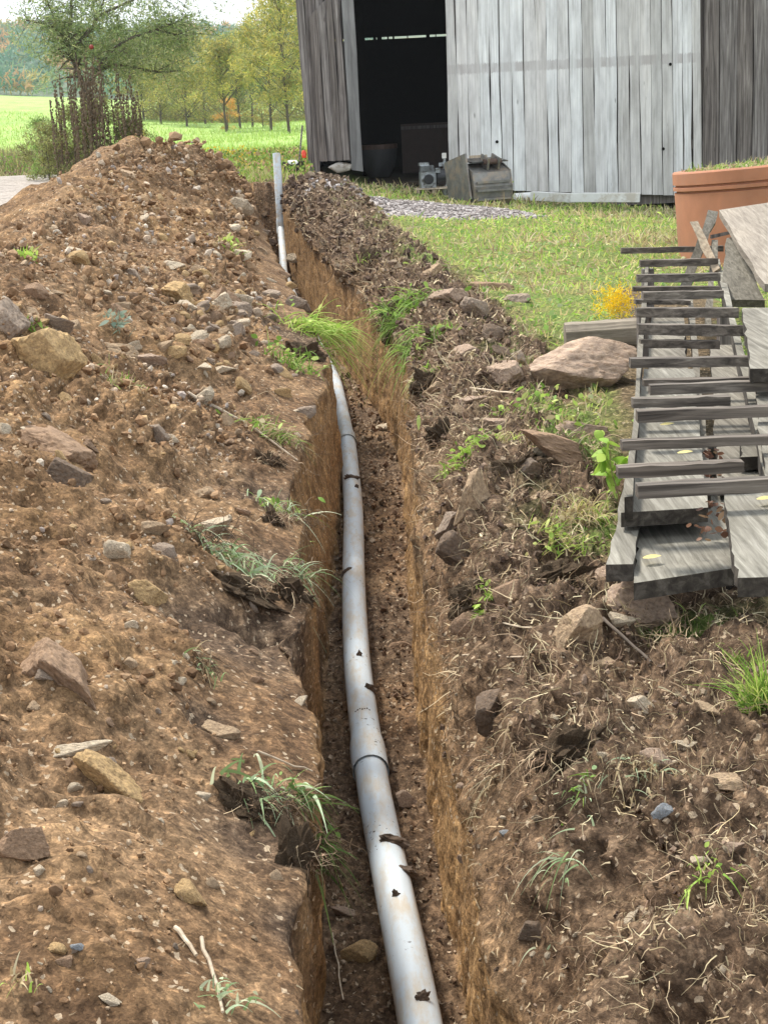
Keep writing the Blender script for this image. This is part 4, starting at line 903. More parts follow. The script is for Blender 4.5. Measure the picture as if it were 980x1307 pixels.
def xz(px, py, Y): p = ony(px, py, Y); return np.array([p[0], p[2]])
def strip(name, b0, b1, t0, t1, Y, th, mat, parent, ztop=5.6, ext=True, **k):
    """b0,b1 bottom pixels; t0,t1 top pixels; optionally carried on up to ztop along the same edges"""
    q = [xz(*b0, Y), xz(*b1, Y), xz(*t1, Y), xz(*t0, Y)]
    if ext:
        q[2] = q[1] + (q[2] - q[1]) * (ztop - q[1][1]) / (q[2][1] - q[1][1]); q[3] = q[0] + (q[3] - q[0]) * (ztop - q[0][1]) / (q[3][1] - q[0][1])
    return prism(name, q, Y, th, mat, parent, **k)
barn = thing('barn', 'old grey timber barn with an open dark doorway', 'barn', (0, 0, 0))
# wall left of the doorway
B0 = [(394, 224), (402, 224), (409, 222), (424, 220), (438, 219), (450, 219)]; T0 = [(377, 0), (388, 0), (402, 0), (413, 0), (425, 0), (436, 0)]
for a in range(5):
    b0, b1 = B0[a], B0[a + 1]
    if a >= 2: b0, b1 = (b0[0], 205), (b1[0], 205)
    strip('board', (b0[0] + .4, b0[1]), (b1[0] - .4, b1[1]), (T0[a][0] + .4, 0), (T0[a + 1][0] - .4, 0), YB + rng.uniform(0, .012), .03, W_DARK, barn)
leafd = link('hinged_board_leaf', None, parent=barn); leafd['label'] = 'dark board leaf with a slanting top corner'
bb = [408, 418, 428, 438, 447.5]; tt = [394, 405, 415, 423, 431]; ty = [22, 10, 0, -6, -10]
for a in range(4):
    strip('board', (bb[a] + .3, 206 - a * .5), (bb[a + 1] - .3, 206 - a * .5), (tt[a] + .3, ty[a]), (tt[a + 1] - .3, ty[a + 1]), YB - .07 - .004 * a, .03, W_DARK, leafd, ext=False)
strip('door_post', (449, 217), (463.5, 219), (435.5, 0), (452, 0), YB - .12, .12, W_POST, barn)
# header above the opening
for k in range(7):
    x0 = xz(452, 0, YB)[0] - .1 + k * .31; prism('board', [(x0, 4.0), (x0 + .3, 4.0), (x0 + .3, 5.6), (x0, 5.6)], YB + .01, .03, W_DARK, barn)
# pale sliding door
door = link('sliding_door', None, parent=barn); door['label'] = 'wide pale weathered sliding door of vertical boards'
bx = [573.5, 586, 600, 614.5, 628, 641, 655.5, 671, 686, 700, 713.5, 729, 745, 760, 775, 789, 804, 818, 832, 846, 859, 872, 884, 895.5]
bw = np.array(bx); tw = 568 + (bw - 573.5) * (893.5 - 568) / (895.5 - 573.5)
for a in range(len(bx) - 1):
    yb = 241 + (bw[a] - 573) * .03; g_ = .35
    strip('board', (bw[a] + g_, yb), (bw[a + 1] - g_, yb), (tw[a] + g_, 0), (tw[a + 1] - g_, 0), YB - .12 + rng.uniform(-.007, .007) - (.02 if a == len(bx) - 2 else 0), .028, W_DOOR, door, ztop=4.6, wob=.008)
x0, x1 = xz(573, 200, YB)[0], xz(894, 200, YB)[0]
for zz in (.8, 2.2, 3.6): link('rail', MB().box(((x0 + x1) / 2, YB - .065, zz), (x1 - x0 - .1, .05, .16)).me('rail'), W_DARK, door)
for (px, py) in ((634, 181), (855, 82), (846, 190)):
    p = ony(px, py, YB - .145); a_ = np.linspace(0, 2 * math.pi, 10)[:-1]
    V = np.concatenate([[p], p + np.stack([np.cos(a_), 0 * a_, np.sin(a_)], 1) * .028]); link('knot_hole', npmesh('knot_hole', V, [[0, k + 1, (k + 1) % 9 + 1] for k in range(9)]), W_INNER, door)
# boards right of the door and behind it
xw = xz(896, 150, YB)[0]; k = 0
while xw < 9.3:
    wd = rng.uniform(.20, .34); prism('board', [(xw + .004, -.35), (xw + wd - .004, -.35), (xw + wd - .004, 5.6), (xw + .004, 5.6)], YB - .03 + rng.uniform(-.01, .01), .03, W_DARK, barn, wob=.008); xw += wd
xl, xr = xz(396, 220, YB)[0], 9.3
xd0, xd1 = xz(574, 200, YB)[0], xz(896, 200, YB)[0]
link('wall', MB().box(((xd0 + xd1) / 2 + .05, YB + .03, 2.7), (xd1 - xd0, .03, 5.8)).box(((xd1 + xr) / 2, YB + .04, 2.6), (xr - xd1, .02, 6.0)).me('wall'), W_DARK, barn)
YK = 34.5
link('side_wall', MB().box((xl + .0, (YB + YK) / 2 + .1, 2.8), (.05, YK - YB - .1, 5.7)).me('side_wall'), W_DARK, barn)
link('side_wall', MB().box((xr, (YB + YK) / 2 + .1, 2.8), (.05, YK - YB, 5.7)).me('side_wall'), W_DARK, barn)
zg = ony(517, 47, YK)[2]; sl = -.0
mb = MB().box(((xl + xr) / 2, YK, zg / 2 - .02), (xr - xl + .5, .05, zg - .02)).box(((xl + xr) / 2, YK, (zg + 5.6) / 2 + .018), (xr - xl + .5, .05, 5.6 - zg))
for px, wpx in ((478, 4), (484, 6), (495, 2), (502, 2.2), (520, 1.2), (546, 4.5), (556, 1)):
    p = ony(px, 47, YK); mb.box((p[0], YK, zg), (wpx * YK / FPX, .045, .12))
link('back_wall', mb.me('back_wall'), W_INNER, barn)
xm, zr = (xl + xr) / 2, 8.2; t = .1
V = [[xl - .9, YB - .4, 5.4], [xl - .6, YK + .4, 5.4], [xm, YB - .4, zr], [xm, YK + .4, zr], [xr + .6, YB - .4, 5.4], [xr + .6, YK + .4, 5.4]]
V2 = [[a, b, c + t] for a, b, c in V]; F = [[0, 2, 3, 1], [2, 4, 5, 3], [6, 7, 9, 8], [8, 9, 11, 10], [0, 1, 7, 6], [4, 10, 11, 5], [0, 6, 8, 2], [2, 8, 10, 4], [1, 3, 9, 7], [3, 5, 11, 9]]
link('roof', npmesh('roof', V + V2, np.array(F)), m_plain('rusty_roof_metal', (.28, .2, .17), .6, .3), barn)
for Yg in (YB + .03, YK):
    link('gable', npmesh('gable', [[xl, Yg, 5.5], [xr, Yg, 5.5], [xm, Yg, zr], [xl, Yg + .04, 5.5], [xr, Yg + .04, 5.5], [xm, Yg + .04, zr]], [np.array([[0, 1, 2], [3, 5, 4]]), np.array([[0, 3, 4, 1], [1, 4, 5, 2], [2, 5, 3, 0]])]), W_DARK, barn)
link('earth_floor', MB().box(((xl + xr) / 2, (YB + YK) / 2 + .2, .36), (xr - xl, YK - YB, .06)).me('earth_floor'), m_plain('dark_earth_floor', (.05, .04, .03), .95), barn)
STONEW = m_plain('pale_foundation_stone', (.46, .42, .37), .9, var=.5, sc=6, dirt=(.2, .16, .12), bs=.6)
V, F = rock_verts(3, 77, 9, rough=.04); p = ony(429, 213, YB - .05)
link('foundation_stone', npmesh('foundation_stone', V * [.29, .12, .10] + p, F, False), STONEW, barn)
for k in range(2):   # inner posts
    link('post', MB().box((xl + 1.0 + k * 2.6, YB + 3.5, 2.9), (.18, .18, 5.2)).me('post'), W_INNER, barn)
# things inside
RUST = m_plain('dull_rusty_metal', (.10, .06, .045), .7, .2, var=.6)
cb_ = thing('plywood_panel', 'dark panel standing inside the barn doorway', 'panel'); p = ony(545, 195, 30.5)
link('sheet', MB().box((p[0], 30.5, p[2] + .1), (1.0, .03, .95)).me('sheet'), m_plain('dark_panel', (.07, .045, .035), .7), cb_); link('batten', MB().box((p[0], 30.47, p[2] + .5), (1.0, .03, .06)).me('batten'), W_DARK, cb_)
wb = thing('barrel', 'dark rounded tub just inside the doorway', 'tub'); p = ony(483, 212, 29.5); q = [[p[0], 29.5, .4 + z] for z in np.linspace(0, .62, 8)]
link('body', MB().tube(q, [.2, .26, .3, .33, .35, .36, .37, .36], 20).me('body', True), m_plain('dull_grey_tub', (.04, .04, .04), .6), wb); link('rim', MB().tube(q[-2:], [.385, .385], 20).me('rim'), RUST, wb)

# ------------------------------------------------------------------ digger bucket
BUCK = m_plain('scuffed_bucket_steel', (.20, .19, .175), .5, .5, var=.6, sc=7, dirt=(.30, .24, .18), bs=.3); BLK = m_plain('worn_dark_paint', (.055, .055, .055), .45, .3, var=.7, sc=6, dirt=(.22, .18, .14))
YU = 24.4
pb = ony(626, 262, YU); bk_ = thing('digger_bucket', 'worn steel digger bucket lying by the barn door', 'digger bucket', (pb[0], YU, gz(pb[0], YU) - .01), math.radians(24))
prof = [(-.02, .0), (.10, -.01), (.22, .03), (.62, .12), (.66, .42), (.60, .62), (.30, .66), (.12, .60), (-.07, .52), (-.12, .30), (-.10, .12)]   # (depth, height)
prof = [(y * .9, z * 1.0) for y, z in prof]
WX = .68
def extrude(pr, x0, x1, name, mat, par, loc=None, closed=True):
    n = len(pr); V = [[x0, y, z] for y, z in pr] + [[x1, y, z] for y, z in pr]; F4 = [[k, (k + 1) % n, n + (k + 1) % n, n + k] for k in range(n)]
    c0 = [x0, np.mean([a for a, _ in pr]), np.mean([b for _, b in pr])]; c1 = [x1, c0[1], c0[2]]; V += [c0, c1]
    F3 = [[2 * n, (k + 1) % n, k] for k in range(n)] + [[2 * n + 1, n + k, n + (k + 1) % n] for k in range(n)]
    return link(name, npmesh(name, V, [np.array(F4), np.array(F3)]), mat, par)
extrude(prof, -WX / 2, WX / 2, 'shell', BUCK, bk_)
pl_ = [(y * 1.07 + .0, z * 1.05 - .01) for y, z in prof]
for s_ in (-1, 1): extrude(pl_, s_ * WX / 2 - .012, s_ * WX / 2 + .012, 'side_plate', BUCK, bk_)
for zz in (.10, .24, .37): link('wear_strip', MB().box((0, -.145 + abs(zz - .3) * .14, zz), (WX * .9, .03, .035)).me('wear_strip'), BUCK, bk_)
link('top_plate', MB().box((0.02, .22, .70), (WX * .96, .42, .02), np.array(Matrix.Rotation(.12, 3, 'X'))).me('top_plate'), BLK, bk_)
for s_ in (-.05, .14): link('ear', MB().box((s_, .06, .68), (.03, .26, .18), np.array(Matrix.Rotation(.3, 3, 'X'))).me('ear'), BUCK, bk_)
link('pin', MB().tube([[-.1, .0, .68], [.2, .0, .68]], .045, 14).me('pin'), RUST, bk_); link('crossbar', MB().box((-.02, .34, .76), (.30, .06, .04)).me('crossbar'), W_PALE, bk_)
lip = MB().box((-WX / 2 - .05, .36, .40), (.03, .75, .72), np.array(Matrix.Rotation(-.2, 3, 'X'))); link('cutting_edge', lip.me('cutting_edge'), BUCK, bk_)

# ------------------------------------------------------------------ engine on its pallet, standpipe
YE = 26.0; pe = ony(549, 240, YE); ze = gz(pe[0], YE)
pal_ = thing('small_wooden_base', 'small wooden pallet carrying the little engine', 'pallet', (pe[0] + .04, YE, ze), .05)
for k in range(4): link('slat', MB().box((0, -.18 + k * .12, .085), (.62, .10, .02)).me('slat'), W_PALE, pal_)
for k in (-1, 0, 1): link('runner', MB().box((k * .27, 0, .035), (.06, .46, .07)).me('runner'), W_PALE, pal_)
ALU = m_plain('dull_aluminium', (.36, .38, .39), .4, .6, var=.6, sc=20, dirt=(.10, .09, .08)); BLACKP = m_plain('black_plastic', (.02, .02, .022), .4)
WHT = m_plain('dirty_white_paint', (.74, .73, .70), .5, 0, var=.15, sc=5, dirt=(.55, .5, .43))
en = thing('small_engine', 'small grey petrol engine on the wooden pallet', 'engine', (pe[0], YE, ze + .1), .1)
link('crankcase', MB().box((-.04, 0, .13), (.26, .24, .26)).box((-.04, -.13, .10), (.16, .03, .14)).me('crankcase'), ALU, en)
for k in range(6): link('cooling_fin', MB().box((-.05, -.02, .27 + k * .018), (.24 - .004 * k, .22, .007)).me('cooling_fin'), ALU, en)
link('cylinder_head', MB().box((-.1, 0, .39), (.16, .2, .05)).me('cylinder_head'), ALU, en)
link('starter_cover', MB().tube([[-.04, -.15, .14], [-.04, -.19, .14]], [.085, .075], 18).me('starter_cover'), BLACKP, en)
link('flywheel_cover', MB().tube([[.11, 0, .16], [.26, 0, .16]], [.15, .14], 20).me('flywheel_cover'), BLACKP, en)
link('carburettor', MB().box((.12, -.12, .28), (.08, .07, .08)).me('carburettor'), ALU, en)
ps = ony(568, 236, 26.5); sp_ = thing('standpipe', 'short upright pipe with a white cap beside the barn door', 'standpipe', (ps[0], 26.5, gz(ps[0], 26.5)))
link('pipe', MB().tube([[0, 0, 0], [0, 0, .62]], .025, 12).me('pipe'), ALU, sp_); link('cap', MB().tube([[0, 0, .6], [0, 0, .69]], .04, 12).me('cap'), WHT, sp_); link('valve', MB().box((-.04, -.02, .5), (.12, .06, .06)).me('valve'), ALU, sp_)
pw = ony(569, 247, 25.9); wt = thing('small_tin', 'small pale tin on the grass beside the engine', 'tin', (pw[0], 25.9, gz(pw[0], 25.9)))
link('body', MB().tube([[0, 0, 0], [0, 0, .11]], [.07, .08], 14).me('body'), ALU, wt); link('rim', MB().tube([[0, 0, .105], [0, 0, .12]], .085, 14).me('rim'), WHT, wt)
# white beam and pipe offcut at the foot of the door
def lay(name, a, b, Ya, Yb, h, d, mat, label, cat):
    A, B_ = ony(*a, Ya), ony(*b, Yb); c = (A + B_) / 2; v = B_ - A; L_ = np.linalg.norm(v); R_ = Vector(v).to_track_quat('X', 'Z').to_matrix()
    o = link(name, MB().box((0, 0, 0), (L_, d, h)).me(name), mat, label=label, cat=cat); o.matrix_world = Matrix.Translation(c) @ R_.to_4x4()
    bv = o.modifiers.new('bevel', 'BEVEL'); bv.width = .006; bv.segments = 2; return o
lay('white_beam', (678, 250), (735, 253), 25.9, 25.5, .15, .12, WHT, 'white painted beam lying along the foot of the pale door', 'beam')
lay('white_beam', (728, 252), (816, 252), 25.3, 25.0, .15, .12, WHT, 'longer white beam running right towards the orange tub', 'beam')
A = ony(658, 253, 26.0); link('pipe_offcut', MB().tube([A + [-.02, 0, 0], A + [.27, .1, 0]], .085, 18).me('pipe_offcut', False), WHT, label='short white pipe offcut between digger bucket and beam', cat='pipe offcut')
# odds and ends at the left corner of the barn
p = ony(374, 198, 27.6); t_ = thing('plastic_crate', 'black plastic crate tipped against the barn corner', 'crate', (p[0], 27.6, gz(p[0], 27.6)), .3)
for c, d in (((0, 0, .02), (.34, .3, .02)), ((-.16, 0, .13), (.02, .3, .22)), ((.16, 0, .13), (.02, .3, .22)), ((0, -.14, .13), (.34, .02, .22)), ((0, .14, .13), (.34, .02, .22))): link('side', MB().box(c, d).me('side'), BLACKP, t_)
p = ony(388, 197, 26.7); link('red_lamp', MB().tube([p - [0, 0, .06], p + [0, 0, .03], p + [0, 0, .07]], [.035, .045, .02], 12).me('red_lamp', True), m_plain('red_plastic', (.75, .06, .02), .3, var=.1), label='small red round lamp hanging at the barn corner', cat='lamp')
V, F = rock_verts(2, 9, 8); p = ony(374, 207, 26.9); link('rag', npmesh('rag', V * [.10, .05, .05] + p, F), WHT, label='crumpled white rag on the grass by the barn corner', cat='rag')
lay('pole', (382, 205), (386, 160), 26.9, 26.9, .03, .03, W_DARK, 'thin dark pole leaning on the barn corner', 'pole')

# ------------------------------------------------------------------ slatted rack and loose planks
def slab(name, pts, z, th, mat, parent=None, n=14, warp=.004, **kw):
    """pts: nearL, nearR, farR, farL pixels of the top surface lying at height z (number or 4 numbers)"""
    zz = z if isinstance(z, (list, tuple)) else [z] * 4
    A, B_, C_, D_ = [onz(*p, q) for p, q in zip(pts, zz)]; V = []
    for k in range(n + 1):
        s = k / n; a = A + (D_ - A) * s; b = B_ + (C_ - B_) * s; e = rng.normal(size=2) * warp * 1.0; u = (b - a) / np.linalg.norm(b - a); dz = rng.normal() * warp * .4
        v_ = (D_ - A) / np.linalg.norm(D_ - A)
        jit = (v_ * rng.normal() * warp * 2, v_ * rng.normal() * warp * 2)
        a = a + u * e[0] + jit[0] + [0, 0, dz]; b = b + u * e[1] + jit[1] + [0, 0, dz]
        V += [a, b, b - [0, 0, th], a - [0, 0, th]]
    F = []
    for k in range(n):
        o, q = 4 * k, 4 * k + 4
        F += [[o, o + 1, q + 1, q], [o + 1, o + 2, q + 2, q + 1], [o + 2, o + 3, q + 3, q + 2], [o + 3, o, q, q + 3]]
    F += [[0, 3, 2, 1], [4 * n, 4 * n + 1, 4 * n + 2, 4 * n + 3]]
    me = npmesh(name, np.array(V), np.array(F)); me.materials.append(mat); me.materials.append(W_SHADE)
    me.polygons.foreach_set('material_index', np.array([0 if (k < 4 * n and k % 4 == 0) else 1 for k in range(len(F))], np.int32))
    return link(name, me, None, parent, **kw)
W_PLK = W_PLANK
rack = thing('slatted_rack', 'long old wooden rack of dark cross slats on rails', 'slatted rack', (0, 0, 0))
ZT = .56
SL = [(792, 319, 922, 316, 7, 0), (816, 335, 921, 335, 9, 0), (812, 354, 918, 352, 10, 0), (807, 368, 917, 367, 6, -.06), (820, 376, 922, 374, 10, 0), (810, 384, 880, 385, 6, -.07), (811, 397, 941, 397, 12, 0), (813, 418, 960, 420, 13, 0),
      (816, 437, 917, 438, 10, -.07), (803, 461, 962, 459, 12, 0), (820, 487, 1010, 483, 8, -.0), (828, 495, 1040, 488, 13, 0), (806, 512, 930, 509, 12, -.02), (812, 529, 1060, 519, 14, 0), (792, 566, 1060, 556, 12, 0), (787, 600, 947, 592, 14, .0), (812, 624, 1080, 610, 17, 0)]
for xa, ya, xb, yb, th, dz in SL:
    z = ZT + dz; A, B_ = onz(xa, ya - th * .35, z), onz(xb, yb - th * .35, z); B_[1] = B_[1] * .5 + A[1] * .5 if abs(B_[1] - A[1]) > .25 else B_[1]
    hh = th * depth(A) / FPX * 1.0; dd = .045
    n = 9; q = np.linspace(A, B_, n); V = []
    for c in q:
        e = rng.normal(size=3) * .0014; V += [c + [0, -dd / 2, e[0]], c + [0, dd / 2, e[1]], c + [0, dd / 2, -hh], c + [0, -dd / 2, -hh + e[2]]]
    F = []
    for k in range(n - 1):
        o, u = 4 * k, 4 * k + 4; F += [[o, u, u + 1, o + 1], [o + 1, u + 1, u + 2, o + 2], [o + 2, u + 2, u + 3, o + 3], [o + 3, u + 3, u, o]]
    F += [[0, 1, 2, 3], [4 * n - 4, 4 * n - 1, 4 * n - 2, 4 * n - 3]]
    link('slat', npmesh('slat', np.array(V), np.array(F)), W_SLAT, rack)
ZL = .455
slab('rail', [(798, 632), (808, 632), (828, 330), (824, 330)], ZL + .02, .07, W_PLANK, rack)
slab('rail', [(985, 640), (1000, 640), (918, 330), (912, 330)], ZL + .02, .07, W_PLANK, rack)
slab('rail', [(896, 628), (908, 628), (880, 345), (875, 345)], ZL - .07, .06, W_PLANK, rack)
for (px, py) in ((822, 590), (990, 600), (822, 400), (925, 400), (826, 345)):
    p = onz(px, py, ZL - .06); g_ = gz(p[0], p[1]); link('leg', MB().box((p[0], p[1], (g_ + p[2]) / 2), (.08, .08, p[2] - g_ + .02)).me('leg'), W_DARK, rack)
PG = 'loose planks piled on the rack'
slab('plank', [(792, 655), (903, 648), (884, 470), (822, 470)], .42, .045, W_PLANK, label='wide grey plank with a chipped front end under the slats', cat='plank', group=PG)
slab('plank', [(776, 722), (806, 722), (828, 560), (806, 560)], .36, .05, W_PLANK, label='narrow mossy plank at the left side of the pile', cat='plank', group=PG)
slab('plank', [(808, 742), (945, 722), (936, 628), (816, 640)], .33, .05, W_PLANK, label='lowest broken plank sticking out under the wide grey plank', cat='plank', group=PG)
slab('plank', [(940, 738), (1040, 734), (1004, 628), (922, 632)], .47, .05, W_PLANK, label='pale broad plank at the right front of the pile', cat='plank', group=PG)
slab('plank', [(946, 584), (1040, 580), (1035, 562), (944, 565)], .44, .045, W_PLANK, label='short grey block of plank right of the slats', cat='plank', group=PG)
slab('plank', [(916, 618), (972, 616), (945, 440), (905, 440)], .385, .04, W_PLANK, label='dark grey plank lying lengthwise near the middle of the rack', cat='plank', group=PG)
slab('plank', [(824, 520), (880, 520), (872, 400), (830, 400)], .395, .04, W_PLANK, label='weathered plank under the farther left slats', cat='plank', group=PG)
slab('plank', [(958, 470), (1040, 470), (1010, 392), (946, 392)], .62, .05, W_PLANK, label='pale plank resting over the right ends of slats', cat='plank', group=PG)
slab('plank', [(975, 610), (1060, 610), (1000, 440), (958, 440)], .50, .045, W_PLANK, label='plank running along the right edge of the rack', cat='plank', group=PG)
# propped planks
def board3(name, C4, th, mat, n=8, **kw):
    A, B_, C_, D_ = [np.array(c, float) for c in C4]; nn = np.cross(B_ - A, D_ - A); nn /= np.linalg.norm(nn); V = []
    if nn @ (np.array([0, 0, CAM_H]) - A) < 0: nn = -nn
    for k in range(n + 1):
        s = k / n; a = A + (D_ - A) * s; b = B_ + (C_ - B_) * s; e = rng.normal(size=2) * .004; u = (b - a) / np.linalg.norm(b - a); a = a + u * e[0]; b = b + u * e[1]; V += [a, b, b - nn * th, a - nn * th]
    F = []
    for k in range(n):
        o, q = 4 * k, 4 * k + 4; F += [[o, o + 1, q + 1, q], [o + 1, o + 2, q + 2, q + 1], [o + 2, o + 3, q + 3, q + 2], [o + 3, o, q, q + 3]]
    F += [[0, 3, 2, 1], [4 * n, 4 * n + 1, 4 * n + 2, 4 * n + 3]]
    return link(name, npmesh(name, np.array(V), np.array(F)), mat, **kw)
board3('plank', [ony(974, 362, 8.6), ony(1075, 372, 8.3), ony(1010, 254, 10.3), ony(917, 268, 10.3)], .05, W_PROP, label='largest smooth grey plank propped up above the rack', cat='plank', group=PG)
board3('plank', [ony(920, 382, 9.1), ony(974, 383, 9.0), ony(945, 300, 10.0), ony(926, 304, 10.0)], .05, W_PLANK, label='mossy broken plank under the largest smooth plank', cat='plank', group=PG)
board3('plank', [ony(865, 372, 9.9), ony(877, 372, 9.9), ony(916, 270, 10.6), ony(904, 268, 10.6)], .03, W_PLANK, label='thin grey lath leaning up to the largest smooth plank', cat='plank', group=PG)
board3('plank', [ony(909, 348, 9.9), ony(918, 342, 9.9), ony(890, 282, 10.4), ony(880, 283, 10.3)], .025, W_PALE, label='pale split board leaning across the thin grey lath', cat='plank', group=PG)
board3('plank', [ony(898, 420, 9.2), ony(907, 420, 9.2), ony(916, 306, 10.4), ony(909, 306, 10.4)], .03, W_PLANK, label='upright lath behind the pale split board', cat='plank', group=PG)
board3('plank', [ony(906, 305, 10.3), ony(930, 299, 10.2), ony(930, 295, 10.2), ony(906, 300, 10.3)], .04, W_DARK, label='short dark crosspiece under the tip of the propped plank', cat='plank', group=PG)
for k, (px, py) in enumerate([(980, 500)]):
    p = onz(px, py, .2); g_ = gz(p[0], p[1] + .25); link('bearer_shade_fill', MB().box((p[0], p[1] + .35, (g_ + .28) / 2), (.3, .12, .28 - g_)).me('bearer_shade_fill'), W_DARK, rack)
for (x0_, x1_, y_, z1_) in ((.84, 2.0, 4.75, .26), (1.12, 2.2, 5.7, .28)): link('bearer_shade_fill', MB().box(((x0_ + x1_) / 2, y_, (z1_ - .3) / 2), (x1_ - x0_, .14, z1_ + .3)).me('bearer_shade_fill'), W_SHADE, rack)  # added dark blocks, fill the gap under the planks so it looks black
# leaves fallen between the planks
n = 90; q = np.array([onz(random.gauss(911, 13), random.uniform(560, 690), .405 + random.random() * .03) for _ in range(n)])
blade_obj('fallen_leaves', [blades(q, tilt(n, .05, .9) * [1, 1, .3], rng.uniform(.015, .035, n), rng.uniform(.01, .022, n), np.zeros(n), pal([(.16, .08, .05), (.12, .06, .04), (.26, .17, .1), (.2, .11, .07)], n), 3, leaf=True)], LEAF, kind='stuff')
for px, py, z, lab in ((830, 608, .45, 'yellow leaf on the wide grey plank below the slats'), (842, 542, .45, 'pale yellow leaf between two near slats'), (965, 637, .49, 'yellow leaf on the pale broad plank'), (820, 712, .35, 'yellow leaf on the lowest broken plank'), (864, 578, .45, 'yellow leaf in the middle of the rack')):
    p = onz(px, py, z); v, f, c = blades(np.array([p]), np.array([[1, .2, .12]]), np.array([.055]), np.array([.028]), np.array([.1]), np.array([[.72, .60, .25]]), 4, leaf=True, side=np.array([[0., 1, 0.1]])); link('leaf_fallen', npmesh('leaf_fallen', v, f, cols={'col': c}), LEAF, label=lab, cat='leaf', group='yellow leaves on the planks')

# ------------------------------------------------------------------ timber block, orange tub
p = onz(768, 432, .18); L_ = .46; V = []; n, m_ = 12, 12
for k in range(n + 1):
    s = k / n
    for a in range(m_):
        th = a * 2 * math.pi / m_; cy, cz = math.cos(th), math.sin(th); sq = 1 / max(abs(cy), abs(cz)) ** .6
        rr = .09 * (1 + .06 * float(vnoise(np.array([s * 7, a * .9, .3]))) + (.02 if k % 2 else 0)); V.append([(s - .5) * L_, cy * rr * sq * 1.2, cz * rr * sq])
F = [[k * m_ + a, k * m_ + (a + 1) % m_, (k + 1) * m_ + (a + 1) % m_, (k + 1) * m_ + a] for k in range(n) for a in range(m_)]
V += [[-L_ / 2, 0, 0], [L_ / 2, 0, 0]]; F3 = [[n * m_ + m_, (a + 1) % m_, a] for a in range(m_)] + [[n * m_ + m_ + 1, n * m_ + a, n * m_ + (a + 1) % m_] for a in range(m_)]
LOGM = m_wood('old_timber', [(.25, (.07, .055, .04)), (.45, (.15, .125, .095)), (.6, (.25, .21, .16)), (.78, (.38, .32, .25))], (1.4, 22, 22))
o = link('timber_block', npmesh('timber_block', V, [np.array(F), np.array(F3)], False), LOGM, label='weathered timber block on the lawn left of the rack', cat='timber block'); o.location = (p[0], p[1], gz(p[0], p[1]) + .10); o.rotation_euler = (0, -.02, -.05)
TERRA = m_plain('faded_terracotta', (.38, .155, .08), .8, 0, var=.3, sc=3, dirt=(.36, .16, .09), bs=.1)
YD = 14.6; pl0 = ony(876, 260, YD); RD = 2.1; zb = .1
tub = thing('orange_tub', 'big terracotta orange tub with weeds along its rim', 'tub', (pl0[0] + RD * .98, YD, zb)); tub.rotation_euler = (math.radians(-2.6), math.radians(-3.5), 0)
ztop = ony(868, 199, YD)[2] - zb - .03
prof_ = [(-.1, RD * .995), (.1, RD * .995), (ztop - .20, RD * .995), (ztop - .195, RD * .985), (ztop - .18, RD * .985), (ztop - .175, RD), (ztop - .145, RD), (ztop - .14, RD * .988), (ztop - .125, RD * .988), (ztop - .12, RD), (ztop - .015, RD), (ztop, RD * .995), (ztop, RD * .95), (ztop - .12, RD * .94)]
n = 72; V = [[math.cos(a) * r, math.sin(a) * r, z] for z, r in prof_ for a in np.linspace(0, 2 * math.pi, n, endpoint=False)]
F = [[k * n + a, k * n + (a + 1) % n, (k + 1) * n + (a + 1) % n, (k + 1) * n + a] for k in range(len(prof_) - 1) for a in range(n)]
me = npmesh('wall', V, np.array(F), True); me.set_sharp_from_angle(angle=math.radians(20)); link('wall', me, TERRA, tub)
me = MB().tube([[0, 0, ztop - .10], [0, 0, ztop - .01]], RD * .945, 40).me('soil_fill', cols={'soil': np.tile((.2, .6, .2), (2 * 40 + 82, 1))}); link('soil_fill', me, SOIL, tub)
n = 3000; a = rng.random(n) * 6.283; r = RD * np.sqrt(rng.random(n)) * .96; q = np.stack([np.cos(a) * r, np.sin(a) * r, np.full(n, ztop - .01)], 1)
v, f, c = blades(q, tilt(n, 1, .5), rng.uniform(.03, .15, n), rng.uniform(.006, .018, n), rng.uniform(.2, .9, n), pal(GR + STRAW, n), 4); link('weeds', npmesh('weeds', v, f, cols={'col': c}), GRASS, tub)

